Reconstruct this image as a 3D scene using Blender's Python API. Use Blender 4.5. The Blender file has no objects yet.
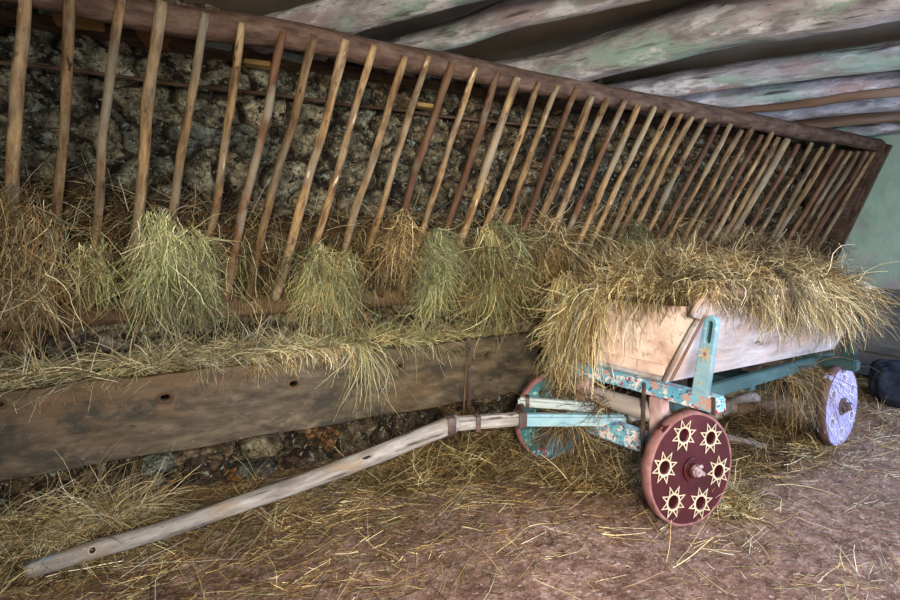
import bpy, bmesh, math, random
import numpy as np
from mathutils import Vector, Matrix
random.seed(7); RNG = np.random.default_rng(11)
SC = bpy.context.scene; COL = SC.collection
R = math.radians

# ------------------------------------------------------------------ camera
F = 520.0; HY = 240.0; CX = 450.0; H = 1.5
ang = R(62.5)
FW = (math.cos(ang), math.sin(ang)); RT = (math.sin(ang), -math.cos(ang))
cam_d = bpy.data.cameras.new('camera'); cam = bpy.data.objects.new('camera', cam_d); COL.objects.link(cam)
cam_d.sensor_width = 36; cam_d.lens = F/900*36; cam_d.shift_y = -(300-HY)/900
cam.location = (0, 0, H); cam.rotation_euler = (R(90), 0, -(R(90)-ang)); cam_d.clip_start = .05
SC.camera = cam

def ray(px, py):
    a = (px-CX)/F; b = (HY-py)/F
    return Vector((FW[0]+a*RT[0], FW[1]+a*RT[1], b))
def at_y(px, py, Y): d = ray(px, py); return d*(Y/d.y)+Vector((0, 0, H))
def at_z(px, py, z): d = ray(px, py); return d*((z-H)/d.z)+Vector((0, 0, H))
def at_x(px, py, X): d = ray(px, py); return d*(X/d.x)+Vector((0, 0, H))

# ------------------------------------------------------------------ noise
def _hash(i, j, k, s):
    n = (i*374761393+j*668265263+k*2147483647+s*974634777) & 0xffffffff
    n = ((n ^ (n >> 13))*1274126177) & 0xffffffff
    return ((n ^ (n >> 16)) & 0xffff)/65535.0
def vnoise(P, s=0):
    P = np.asarray(P, float); I = np.floor(P).astype(np.int64); f = P-I; f = f*f*(3-2*f)
    out = 0
    for a in (0, 1):
        for b in (0, 1):
            for c in (0, 1):
                w = (f[:, 0] if a else 1-f[:, 0])*(f[:, 1] if b else 1-f[:, 1])*(f[:, 2] if c else 1-f[:, 2])
                out = out+w*_hash(I[:, 0]+a, I[:, 1]+b, I[:, 2]+c, s)
    return out*2-1
def fbm(P, o=4, s=0, gain=.5):
    P = np.asarray(P, float); v = 0; a = 1
    for k in range(o): v = v+a*vnoise(P*2.0**k, s+k); a *= gain
    return v

# ------------------------------------------------------------------ materials
def nt(name):
    m = bpy.data.materials.new(name); m.use_nodes = True
    return m, m.node_tree, m.node_tree.nodes['Principled BSDF']
def noise_node(t, co, scale, detail=8, rough=.62, stretch=(1, 1, 1), dist=0):
    mp = t.nodes.new('ShaderNodeMapping'); mp.inputs['Scale'].default_value = stretch
    t.links.new(co, mp.inputs['Vector'])
    n = t.nodes.new('ShaderNodeTexNoise'); n.inputs['Scale'].default_value = scale
    n.inputs['Detail'].default_value = detail; n.inputs['Roughness'].default_value = rough
    n.inputs['Distortion'].default_value = dist
    t.links.new(mp.outputs[0], n.inputs['Vector']); return n.outputs['Fac']
def ramp(t, fac, stops):
    r = t.nodes.new('ShaderNodeValToRGB'); e = r.color_ramp.elements
    while len(e) < len(stops): e.new(.5)
    for i, (p, c) in enumerate(stops): e[i].position = p; e[i].color = (*c, 1)
    t.links.new(fac, r.inputs[0]); return r.outputs['Color']
def mix(t, a, b, fac, mode='MIX'):
    m = t.nodes.new('ShaderNodeMix'); m.data_type = 'RGBA'; m.blend_type = mode
    if isinstance(fac, (int, float)): m.inputs[0].default_value = fac
    else: t.links.new(fac, m.inputs[0])
    for v, i in ((a, 6), (b, 7)):
        if isinstance(v, tuple): m.inputs[i].default_value = (*v, 1)
        else: t.links.new(v, m.inputs[i])
    return m.outputs[2]
def pm(name, stops, scale=6, stretch=(1, 1, 1), rough=.85, bump=.4, bscale=30, bdist=.01, detail=8,
       blotch=None, attr=False, rnd=.0, dist=0, spec=.25, bstretch=None, cracks=0):
    """stops: colour ramp over noise; blotch: list of (colour, scale, lo, hi, stretch)"""
    m, t, b = nt(name)
    tc = t.nodes.new('ShaderNodeTexCoord'); co = tc.outputs['Object']
    oi = t.nodes.new('ShaderNodeObjectInfo')
    off = t.nodes.new('ShaderNodeVectorMath'); off.operation = 'MULTIPLY_ADD'
    cmb = t.nodes.new('ShaderNodeCombineXYZ')
    for i in range(3): t.links.new(oi.outputs['Random'], cmb.inputs[i])
    t.links.new(cmb.outputs[0], off.inputs[0]); off.inputs[1].default_value = (37, 53, 71)
    t.links.new(co, off.inputs[2]); co = off.outputs[0]
    c = ramp(t, noise_node(t, co, scale, detail, .62, stretch, dist), stops)
    if cracks:
        wn = t.nodes.new('ShaderNodeTexNoise'); wn.inputs['Scale'].default_value = 7; wn.inputs['Detail'].default_value = 5; t.links.new(co, wn.inputs['Vector'])
        wa = t.nodes.new('ShaderNodeVectorMath'); wa.operation = 'MULTIPLY_ADD'; wa.inputs[1].default_value = (.22, .22, .22)
        t.links.new(wn.outputs['Color'], wa.inputs[0]); t.links.new(co, wa.inputs[2])
        for sc_, wd_ in ((cracks, .045), (cracks*2.3, .06)):
            vo = t.nodes.new('ShaderNodeTexVoronoi'); vo.feature = 'DISTANCE_TO_EDGE'; vo.inputs['Scale'].default_value = sc_
            t.links.new(wa.outputs[0], vo.inputs['Vector'])
            c = mix(t, (.05, .04, .03), c, ramp(t, vo.outputs['Distance'], [(0, (.15, .15, .15)), (wd_, (1, 1, 1))]))
    if attr:
        a = t.nodes.new('ShaderNodeAttribute'); a.attribute_name = 'Col'
        c = mix(t, a.outputs['Color'], c, 1.0, 'MULTIPLY')
    for (bc, bs, lo, hi, st) in (blotch or []):
        f = ramp(t, noise_node(t, co, bs, 6, .6, st), [(lo, (0, 0, 0)), (hi, (1, 1, 1))])
        c = mix(t, c, bc, f)
    if rnd:
        mr = t.nodes.new('ShaderNodeMapRange'); mr.inputs[3].default_value = 1-rnd; mr.inputs[4].default_value = 1+rnd
        t.links.new(oi.outputs['Random'], mr.inputs[0])
        v = t.nodes.new('ShaderNodeVectorMath'); v.operation = 'SCALE'
        t.links.new(c, v.inputs[0]); t.links.new(mr.outputs[0], v.inputs['Scale']); c = v.outputs[0]
    t.links.new(c, b.inputs['Base Color'])
    b.inputs['Roughness'].default_value = rough; b.inputs['Specular IOR Level'].default_value = spec
    if bump:
        bn = t.nodes.new('ShaderNodeBump'); bn.inputs['Strength'].default_value = bump; bn.inputs['Distance'].default_value = bdist
        t.links.new(noise_node(t, co, bscale, 8, .65, bstretch or stretch), bn.inputs['Height'])
        t.links.new(bn.outputs[0], b.inputs['Normal'])
    return m

ONE = (1, 1, 1)
LX = (.12, 1, 1); LZ = (1, 1, .1)
M = {}
M['slat'] = pm('slat_wood', [(.25, (.05, .022, .010)), (.42, (.14, .080, .036)), (.55, (.29, .185, .085)), (.75, (.45, .34, .185))], 24, (1, 1, .22), bump=.9, bscale=40, rnd=.35, detail=12,
               blotch=[((.035, .018, .010), 28, .585, .66, (1, 1, .4)), ((.25, .225, .165), 2.0, .48, .70, (1, 1, .8)), ((.62, .52, .34), 26, .64, .70, (1, 1, .2))], rough=.65)
M['slat_red'] = pm('slat_red_wood', [(.3, (.035, .016, .009)), (.5, (.12, .058, .030)), (.75, (.26, .16, .085))], 11, (1, 1, .16), bump=.8, bscale=30, rnd=.25, rough=.65,
                   blotch=[((.03, .015, .010), 16, .60, .66, (1, 1, .35)), ((.20, .17, .12), 3, .54, .64, (1, 1, .7))])
M['rail'] = pm('rail_wood', [(.3, (.040, .022, .015)), (.5, (.105, .062, .043)), (.75, (.20, .135, .10))], 20, (.35, 1, 1), bump=.9, bscale=36, rough=.75, detail=12,
               blotch=[((.05, .022, .014), 5, .62, .75, (.3, 1, 1))])
M['lowrail'] = pm('low_rail_wood', [(.3, (.04, .022, .012)), (.55, (.115, .07, .04)), (.8, (.22, .14, .08))], 7, LX, bump=.6, bscale=22)
M['trough'] = pm('trough_wood', [(.3, (.035, .028, .019)), (.48, (.085, .066, .044)), (.62, (.135, .105, .07)), (.78, (.20, .155, .10))], 16, (.35, 1, 1), bump=.5, bscale=30, rough=.65,
                 blotch=[((.15, .085, .042), 1.6, .52, .74, (.35, 1, 1.4)), ((.045, .040, .030), 4.5, .52, .60, (.7, 1, 1)), ((.22, .17, .11), 30, .62, .76, ONE), ((.035, .026, .018), 18, .60, .72, (.5, 1, 1))])
M['log'] = pm('log_wood', [(.25, (.11, .10, .105)), (.42, (.26, .24, .25)), (.55, (.42, .40, .42)), (.75, (.58, .58, .62))], 13, (.3, 1, 1), detail=12, bump=1.0, bscale=14, bdist=.03, rough=.8,
              blotch=[((.30, .42, .35), 2.2, .52, .60, (.5, 1, 1)), ((.36, .26, .25), 1.8, .54, .64, (.5, 1, 1)), ((.66, .66, .68), 7, .56, .64, (.4, 1, 1)), ((.075, .06, .055), 14, .58, .68, (.10, 1, 1)), ((.13, .10, .09), 34, .62, .72, (.5, 1, 1))])
M['logbrown'] = pm('split_log_wood', [(.25, (.06, .032, .018)), (.5, (.18, .105, .065)), (.75, (.32, .25, .19))], 7, LX, bump=.8, bscale=18, bdist=.02)
M['ceil'] = pm('ceiling_plaster', [(.3, (.15, .12, .085)), (.6, (.22, .18, .13)), (.8, (.27, .22, .165))], 2, ONE, bump=.3, bscale=12, rough=.9)
M['green'] = pm('green_limewash', [(.3, (.34, .52, .40)), (.55, (.46, .63, .50)), (.8, (.58, .70, .60))], 2.2, ONE, bump=.5, bscale=9, bdist=.02,
                blotch=[((.42, .36, .38), 1.2, .52, .72, ONE), ((.60, .66, .58), 7, .62, .78, ONE)], rough=.9)
M['stone'] = pm('rubble_stone', [(.30, (.18, .16, .13)), (.45, (.60, .57, .50)), (.55, (1.0, .98, .88)), (.72, (1.7, 1.7, 1.55))], 10, ONE, detail=15, cracks=6.5, bump=1.0, bscale=60, bdist=.03, attr=True, rough=.95, blotch=[((.30, .34, .28), 16, .60, .66, ONE), ((.02, .016, .012), 12, .585, .62, (1, 1, 1.3)), ((.36, .33, .24), 34, .62, .67, ONE)])
M['floor'] = pm('earth_floor', [(.28, (.085, .045, .034)), (.45, (.22, .125, .098)), (.58, (.35, .225, .190)), (.75, (.52, .39, .35))], 14, ONE, bump=.9, bscale=38, bdist=.015, rough=.62, spec=.5,
                blotch=[((.14, .085, .06), 1.5, .52, .72, ONE), ((.52, .42, .42), 45, .58, .66, ONE), ((.085, .045, .036), 70, .57, .65, ONE)])
M['hay'] = pm('hay_stalks', [(.3, (.75, .75, .75)), (.7, (1.2, 1.2, 1.15))], 25, ONE, bump=0, attr=True, rough=.55, spec=.3)
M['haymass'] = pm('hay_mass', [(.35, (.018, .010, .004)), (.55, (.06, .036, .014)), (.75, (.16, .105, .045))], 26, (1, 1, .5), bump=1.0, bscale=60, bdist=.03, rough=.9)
M['grey'] = pm('grey_weathered_wood', [(.25, (.17, .13, .11)), (.5, (.36, .31, .29)), (.75, (.52, .48, .46))], 8, (.15, 1, 1), bump=.6, bscale=24, rough=.7,
               blotch=[((.10, .07, .06), 14, .64, .74, (.12, 1, 1))])
M['pole'] = pm('pole_wood', [(.3, (.13, .115, .10)), (.5, (.27, .25, .235)), (.72, (.43, .42, .405))], 22, (.22, 1, 1), bump=.8, bscale=22, rough=.7,
               blotch=[((.14, .30, .46), 5.0, .62, .70, (.5, 1, 1)), ((.07, .052, .04), 34, .58, .66, (.12, 1, 1)), ((.27, .20, .14), 9, .56, .72, (.4, 1, 1))])
M['ply'] = pm('pale_plank', [(.28, (.44, .27, .21)), (.48, (.72, .54, .46)), (.72, (.90, .80, .74))], 7, (.8, 1, .5), bump=.4, bscale=28, rough=.6,
              blotch=[((.30, .19, .16), 26, .56, .70, (1, 1, .30)), ((.44, .26, .17), 3, .56, .70, (1, 1, .4))])
M['side'] = pm('cart_side_wood', [(.28, (.22, .18, .175)), (.48, (.42, .38, .38)), (.72, (.62, .60, .62))], 8, (.3, 1, 1), bump=.5, bscale=24, rough=.65,
               blotch=[((.50, .34, .27), 2.2, .50, .68, (.4, 1, 1)), ((.08, .055, .05), 16, .63, .72, (.25, 1, 1))])
M['brownwood'] = pm('brown_edge_wood', [(.3, (.14, .07, .045)), (.6, (.33, .19, .13)), (.8, (.45, .29, .21))], 8, (.2, 1, 1), bump=.5, bscale=24)
PAINT = [((.72, .70, .72), 14, .53, .57, ONE), ((.42, .05, .09), 24, .58, .61, ONE), ((.04, .09, .16), 30, .57, .61, ONE), ((.50, .30, .26), 11, .57, .62, ONE)]
M['painted'] = pm('flaking_blue_paint', [(.3, (.09, .30, .44)), (.55, (.17, .45, .60)), (.75, (.34, .60, .70))], 6, ONE, bump=.5, bscale=30, rough=.5, blotch=PAINT)
M['blue'] = pm('pale_blue_paint', [(.3, (.10, .24, .32)), (.5, (.20, .37, .46)), (.72, (.42, .54, .60))], 5, (.4, 1, 1), bump=.3, bscale=30, rough=.45,
               blotch=[((.62, .68, .70), 9, .60, .70, (.4, 1, 1)), ((.05, .11, .13), 17, .66, .73, ONE)])
M['bluewhite'] = pm('worn_white_blue_paint', [(.3, (.20, .30, .35)), (.5, (.38, .44, .46)), (.75, (.58, .60, .60))], 6, (.3, 1, 1), bump=.5, bscale=26, rough=.55,
                    blotch=[((.10, .09, .09), 13, .62, .70, (.2, 1, 1))])
M['teal'] = pm('dark_teal_paint', [(.3, (.018, .045, .05)), (.55, (.04, .085, .09)), (.75, (.085, .16, .16))], 5, (.3, 1, 1), bump=.4, bscale=25, rough=.6)
M['pink'] = pm('pinkish_worn_paint', [(.3, (.30, .17, .16)), (.55, (.55, .38, .38)), (.8, (.72, .60, .60))], 8, ONE, bump=.5, bscale=30, rough=.6,
               blotch=[((.10, .06, .06), 12, .60, .70, ONE), ((.16, .42, .55), 8, .62, .70, ONE)])
M['slot'] = pm('slot_shade', [(.3, (.02, .05, .055)), (.7, (.06, .13, .14))], 8, ONE, bump=.2)
M['maroon'] = pm('maroon_paint', [(.25, (.030, .005, .008)), (.5, (.052, .008, .012)), (.8, (.085, .018, .024))], 6, ONE, bump=.25, bscale=24, rough=.38, spec=.5,
                 blotch=[((.24, .12, .12), 30, .70, .78, ONE)])
M['tread'] = pm('rosy_tread_wood', [(.3, (.15, .065, .065)), (.55, (.26, .125, .12)), (.8, (.38, .22, .205))], 12, ONE, bump=.5, bscale=40, rough=.75)
M['cream'] = pm('cream_paint', [(.3, (.36, .29, .19)), (.6, (.55, .48, .35)), (.8, (.66, .60, .48))], 14, ONE, bump=.2, bscale=60, rough=.5)
M['lilac'] = pm('lilac_paint', [(.3, (.22, .20, .42)), (.55, (.36, .35, .62)), (.8, (.50, .50, .74))], 6, ONE, bump=.3, bscale=24, rough=.5,
                blotch=[((.24, .18, .20), 16, .66, .76, ONE)])
M['lilacstar'] = pm('pale_lilac_paint', [(.3, (.45, .45, .60)), (.7, (.60, .60, .74))], 14, ONE, bump=.2, rough=.5)
M['tealwheel'] = pm('teal_dotted_paint', [(.3, (.02, .075, .085)), (.5, (.045, .15, .17)), (.8, (.12, .27, .29))], 10, ONE, bump=.3, rough=.5,
                    blotch=[((.50, .66, .66), 40, .60, .66, ONE), ((.25, .03, .05), 9, .66, .70, ONE)])
M['rearsolid'] = pm('rear_brown_tread', [(.3, (.06, .035, .03)), (.7, (.16, .10, .09))], 10, ONE, bump=.4)
M['iron'] = pm('rusty_iron', [(.3, (.035, .024, .022)), (.55, (.085, .055, .048)), (.8, (.20, .13, .11))], 20, ONE, bump=.5, bscale=60, rough=.55, spec=.5)
M['hubm'] = pm('worn_hub_metal', [(.3, (.16, .10, .11)), (.55, (.34, .25, .26)), (.8, (.5, .42, .42))], 22, ONE, bump=.5, bscale=60, rough=.45, spec=.5)
M['dark'] = pm('hole_shade', [(.3, (.012, .008, .006)), (.7, (.03, .02, .014))], 10, ONE, bump=0)
M['chest'] = pm('dull_grey_boards', [(.3, (.075, .078, .082)), (.55, (.125, .128, .132)), (.8, (.18, .18, .18))], 5, (.5, .12, 1), bump=.4, bscale=24, rough=.7)
M['navy'] = pm('dark_blue_cloth', [(.3, (.012, .016, .03)), (.7, (.04, .055, .09))], 8, ONE, bump=.4, bscale=40, rough=.8)
M['yellowwood'] = pm('yellow_board', [(.3, (.26, .15, .05)), (.7, (.45, .29, .11))], 7, LX, bump=.4)
M['orangewood'] = pm('orange_beam_wood', [(.3, (.16, .07, .025)), (.7, (.34, .17, .07))], 6, ONE, bump=.5)
M['slab'] = pm('pale_stone_slab', [(.3, (.22, .26, .25)), (.7, (.46, .52, .50))], 10, ONE, bump=.8, bscale=30)

# ------------------------------------------------------------------ object helpers
def tag(o, label=None, cat=None, group=None, kind=None):
    if label: o['label'] = label
    if cat: o['category'] = cat
    if group: o['group'] = group
    if kind: o['kind'] = kind
    return o
def link(name, me, mat, parent=None, mw=None, smooth=True):
    o = bpy.data.objects.new(name, me); COL.objects.link(o)
    mats = mat if isinstance(mat, (list, tuple)) else [mat]
    for m in mats: me.materials.append(m)
    if smooth:
        me.polygons.foreach_set('use_smooth', [True]*len(me.polygons))
    if parent: o.parent = parent
    if mw is not None: o.matrix_basis = mw
    return o
def empty(name, loc, rz=0):
    e = bpy.data.objects.new(name, None); COL.objects.link(e); e.location = loc; e.rotation_euler = (0, 0, rz); e.empty_display_size = .1
    return e
def frame(p0, p1, axis='X', up=(0, 0, 1)):
    d = (Vector(p1)-Vector(p0)); L = d.length; d.normalize(); u = Vector(up)
    s = u.cross(d)
    if s.length < 1e-4: s = Vector((1, 0, 0)).cross(d)
    s.normalize(); w = d.cross(s)
    if axis == 'X': rot = Matrix((d, s, w)).transposed()
    else: rot = Matrix((s, w, d)).transposed()
    return Matrix.Translation(Vector(p0)) @ rot.to_4x4(), L
def from_np(name, V, Fc, cols=None):
    me = bpy.data.meshes.new(name); me.vertices.add(len(V)); me.vertices.foreach_set('co', np.asarray(V, np.float32).ravel())
    Fc = np.asarray(Fc, np.int32); n, k = Fc.shape
    me.loops.add(n*k); me.loops.foreach_set('vertex_index', Fc.ravel())
    me.polygons.add(n); me.polygons.foreach_set('loop_start', np.arange(0, n*k, k, dtype=np.int32)); me.polygons.foreach_set('loop_total', np.full(n, k, np.int32))
    me.update(calc_edges=True)
    if cols is not None:
        a = me.attributes.new('Col', 'FLOAT_COLOR', 'POINT')
        c = np.ones((len(V), 4), np.float32); c[:, :3] = cols; a.data.foreach_set('color', c.ravel())
    return me
def grid_faces(nu, nv, wrap=False):
    i = np.arange(nu-1)[:, None]; j = np.arange(nv if wrap else nv-1)[None, :]
    a = i*nv+j; b = i*nv+(j+1) % nv; c = (i+1)*nv+(j+1) % nv; d = (i+1)*nv+j
    return np.stack([a, b, c, d], -1).reshape(-1, 4)
SEED = [0]
def log_mesh(name, L, r0, r1, axis='X', rough=.06, wob=.0, n=16, segs=None, sq=0.0, bow=0.0, crack=0, nsc=1.0):
    """round timber along local axis with knots, taper, crookedness"""
    SEED[0] += 1; s = SEED[0]*13
    segs = segs or max(6, int(L/.06)); t = np.linspace(0, 1, segs+1); th = np.linspace(0, 2*np.pi, n, endpoint=False)
    T, TH = np.meshgrid(t, th, indexing='ij'); r = r0+(r1-r0)*T
    if sq: r = r*(1+sq*np.abs(np.sin(2*TH))**2)
    P = np.stack([T*L*2.2*nsc+s, np.cos(TH)*1.3+5, np.sin(TH)*1.3+5], -1).reshape(-1, 3)
    nz = fbm(P, 3, s).reshape(T.shape); r = r*(1+rough*nz)
    if crack:
        for k in range(crack):
            a0 = random.random()*2*np.pi; x0 = random.random()
            dth = np.abs((TH-a0-(T-.5)*.3+np.pi) % (2*np.pi)-np.pi)
            r = r*(1-.10*np.exp(-(dth/.13)**2)*np.exp(-((T-x0)/.35)**2))
    # rounded ends
    e = .5*min(1, r0/L)
    endf = np.clip(np.minimum(T, 1-T)/max(e*.35, 1e-4), 0, 1)*.16+.84
    r = r*endf
    q = t*L*1.6
    wy = wob*fbm(np.stack([q, q*0+s, q*0], 1), 2, s)+bow*np.sin(np.pi*t); wz = wob*fbm(np.stack([q, q*0, q*0+s], 1), 2, s+5)
    X = T*L; Y = r*np.cos(TH)+wy[:, None]; Z = r*np.sin(TH)+wz[:, None]
    V = np.stack([X, Y, Z], -1) if axis == 'X' else np.stack([Y, Z, X], -1)
    V = V.reshape(-1, 3); Fc = grid_faces(segs+1, n, True)
    me = from_np(name, V, Fc)
    bm = bmesh.new(); bm.from_mesh(me); bm.verts.ensure_lookup_table()
    bm.faces.new([bm.verts[i] for i in range(n)]); bm.faces.new([bm.verts[segs*n+i] for i in range(n-1, -1, -1)])
    bmesh.ops.recalc_face_normals(bm, faces=bm.faces); bm.to_mesh(me); bm.free()
    return me
def log(name, p0, p1, r0, r1, mat, parent=None, axis='X', off=(0, 0, 0), **k):
    p0 = Vector(p0)-Vector(off); p1 = Vector(p1)-Vector(off)
    mw, L = frame(p0, p1, axis); return link(name, log_mesh(name, L, r0, r1, axis, **k), mat, parent, mw)
def board_mesh(name, L, W, T, bev=.006, jit=.003, sub=8):
    """plank 0..L along x, centred y (W) and z (T), worn edges"""
    bm = bmesh.new(); bmesh.ops.create_cube(bm, size=1)
    for v in bm.verts: v.co = Vector(((v.co.x+.5)*L, v.co.y*W, v.co.z*T))
    ed = [e for e in bm.edges if abs(e.verts[0].co.x-e.verts[1].co.x) > L*.5]
    bmesh.ops.subdivide_edges(bm, edges=ed, cuts=sub, use_grid_fill=True)
    bmesh.ops.bevel(bm, geom=[e for e in bm.edges if len(e.link_faces) == 2 and e.calc_face_angle() > .5], offset=min(bev, W*.3, T*.3), segments=2, affect='EDGES')
    SEED[0] += 1; s = SEED[0]
    P = np.array([v.co for v in bm.verts])
    dx = fbm(P*np.array([3, 9, 9])+s*7.3, 2, s)*jit; dy = fbm(P*np.array([3, 9, 9])+s*3.1+50, 2, s+9)*jit
    for v, a, b in zip(bm.verts, dx, dy): v.co.y += a; v.co.z += b
    me = bpy.data.meshes.new(name); bm.to_mesh(me); bm.free(); return me
def board(name, p0, p1, W, T, mat, parent=None, up=(0, 0, 1), off=(0, 0, 0), **k):
    """W along the sideways axis, T along 'up'"""
    p0 = Vector(p0)-Vector(off); p1 = Vector(p1)-Vector(off)
    mw, L = frame(p0, p1, 'X', up); return link(name, board_mesh(name, L, W, T, **k), mat, parent, mw, smooth=False)
def shape2d(name, loops, depth, bev=0.0):
    """plate in local XY with holes, thickness depth centred on z"""
    cu = bpy.data.curves.new('tmp', 'CURVE'); cu.dimensions = '2D'; cu.fill_mode = 'BOTH'; cu.extrude = depth/2-bev; cu.bevel_depth = bev; cu.bevel_resolution = 1
    for lp in loops:
        sp = cu.splines.new('POLY'); sp.points.add(len(lp)-1); sp.use_cyclic_u = True
        for i, (x, y) in enumerate(lp): sp.points[i].co = (x, y, 0, 1)
    o = bpy.data.objects.new('tmp', cu); COL.objects.link(o)
    dg = bpy.context.evaluated_depsgraph_get(); me = bpy.data.meshes.new_from_object(o.evaluated_get(dg)); me.name = name
    bpy.data.objects.remove(o); bpy.data.curves.remove(cu); me.materials.clear()
    return me
def circ(r, n=32, cx=0, cy=0, rx=1, ry=1): return [(cx+r*rx*math.cos(2*math.pi*i/n), cy+r*ry*math.sin(2*math.pi*i/n)) for i in range(n)]
def join(name, parts):
    """parts: list of (mesh, matrix, material_index) merged in one mesh"""
    bm = bmesh.new()
    for me, mw, mi in parts:
        n0 = len(bm.faces); v0 = len(bm.verts); bm.from_mesh(me); bm.verts.ensure_lookup_table(); bm.faces.ensure_lookup_table()
        for v in bm.verts[v0:]: v.co = mw @ v.co
        for f in bm.faces[n0:]: f.material_index = mi
    me = bpy.data.meshes.new(name); bm.to_mesh(me); bm.free(); return me

# ------------------------------------------------------------------ hay strands
GOLD = [(.58, .42, .18), (.70, .56, .29), (.42, .27, .10), (.79, .67, .40), (.25, .135, .05)]
GREEN = [(.50, .55, .24), (.62, .66, .36), (.38, .44, .17), (.72, .70, .42), (.34, .28, .10)]
PALE = [(.84, .75, .50), (.76, .65, .38), (.92, .87, .68), (.62, .48, .24)]
BROWN = [(.22, .125, .05), (.34, .21, .085), (.14, .075, .03), (.44, .31, .14), (.09, .045, .018)]
def strands(P, D, Ln, g=.3, curl=.25, K=6, w=.0020, pal=GOLD, collide=None, bright=(.7, 1.2), lock=.7, patch=.35, drop=None):
    """grow stalks step by step: gravity bends them, the surface below carries them -> verts, faces, colours"""
    P = np.array(P, float); D = np.array(D, float); N = len(P); D /= np.linalg.norm(D, axis=1)[:, None]+1e-9
    Ln = np.broadcast_to(np.asarray(Ln, float), (N,)); g = np.broadcast_to(np.asarray(g, float), (N,))
    st = Ln/(K-1); pts = [P.copy()]
    lf = np.stack([fbm(P*9+17*k, 2, 60+k) for k in range(3)], 1)        # neighbours share a bend, so wisps form
    C = RNG.normal(0, 1, (N, 3))*curl*.55+lf*curl*.7; D = D+lf*lock
    for k in range(K-1):
        D = D+C+RNG.normal(0, curl*.85, (N, 3)); D[:, 2] -= g; D /= np.linalg.norm(D, axis=1)[:, None]+1e-9
        P = P+D*st[:, None]
        if collide is not None:
            S = collide(P); hit = P[:, 2] < S
            P[hit, 2] = S[hit]; D[hit, 2] = np.maximum(D[hit, 2], 0)*.3
        if drop is not None: k_ = drop(P); D[k_, :2] *= .3
        pts.append(P.copy())
    pts = np.stack(pts, 1)                                             # N,K,3
    T = np.gradient(pts, axis=1); T /= np.linalg.norm(T, axis=2)[..., None]+1e-9
    ref = RNG.normal(0, 1, (N, 1, 3)); A = np.cross(T, ref); A /= np.linalg.norm(A, axis=2)[..., None]+1e-9; B = np.cross(T, A)
    wk = w*RNG.uniform(.55, 1.35, (N, 1, 1))*np.linspace(1, .45, K)[None, :, None]
    ring = []
    for j in range(3):
        a = 2*np.pi*j/3; ring.append(pts+(A*math.cos(a)+B*math.sin(a)*.7)*wk)
    V = np.stack(ring, 2).reshape(-1, 3)                               # N,K,3(ring)
    base = (np.arange(N)*K*3)[:, None, None]+(np.arange(K-1)*3)[None, :, None]+np.arange(3)[None, None, :]
    nx = (np.arange(N)*K*3)[:, None, None]+(np.arange(K-1)*3)[None, :, None]+((np.arange(3)+1) % 3)[None, None, :]
    Fc = np.stack([base, nx, nx+3, base+3], -1).reshape(-1, 4)
    pal = np.array(pal); c = pal[RNG.integers(0, len(pal), N)]*(bright[0]*.45+(bright[1]*1.3-bright[0]*.45)*RNG.uniform(0, 1, (N, 1))**2)
    c = c*np.clip(1-patch+patch*1.6*(.5+fbm(pts[:, 0]*7+3, 3, 99)), .25, 1.35)[:, None]   # lighter and darker handfuls; shaded pockets of the tangle put into the colour
    return V, Fc, np.repeat(c, K*3, 0)
def merge(lst):
    V = []; Fc = []; C = []; n = 0
    for v, f, c in lst: V.append(v); Fc.append(f+n); C.append(c); n += len(v)
    return np.concatenate(V), np.concatenate(Fc), np.concatenate(C)
def hay(name, lst, mw=None, extra=None, **tg):
    """one mesh of stalks (and optionally the packed mass beneath them)"""
    V, Fc, C = merge(lst)
    n = len(Fc)
    if extra:
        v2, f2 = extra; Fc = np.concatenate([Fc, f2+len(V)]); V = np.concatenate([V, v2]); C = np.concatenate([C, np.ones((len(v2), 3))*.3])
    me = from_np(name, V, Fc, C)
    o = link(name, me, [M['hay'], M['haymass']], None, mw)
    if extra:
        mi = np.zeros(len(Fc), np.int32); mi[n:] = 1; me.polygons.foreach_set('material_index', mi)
    tag(o, tg['label'], tg['cat'], None, 'stuff'); return o
def U(a, b, n): return RNG.uniform(a, b, n)
def dirs(n, vx=1, vy=1, vz=1, bias=(0, 0, 0)):
    d = RNG.normal(0, 1, (n, 3))*np.array([vx, vy, vz])+np.array(bias); return d

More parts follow.
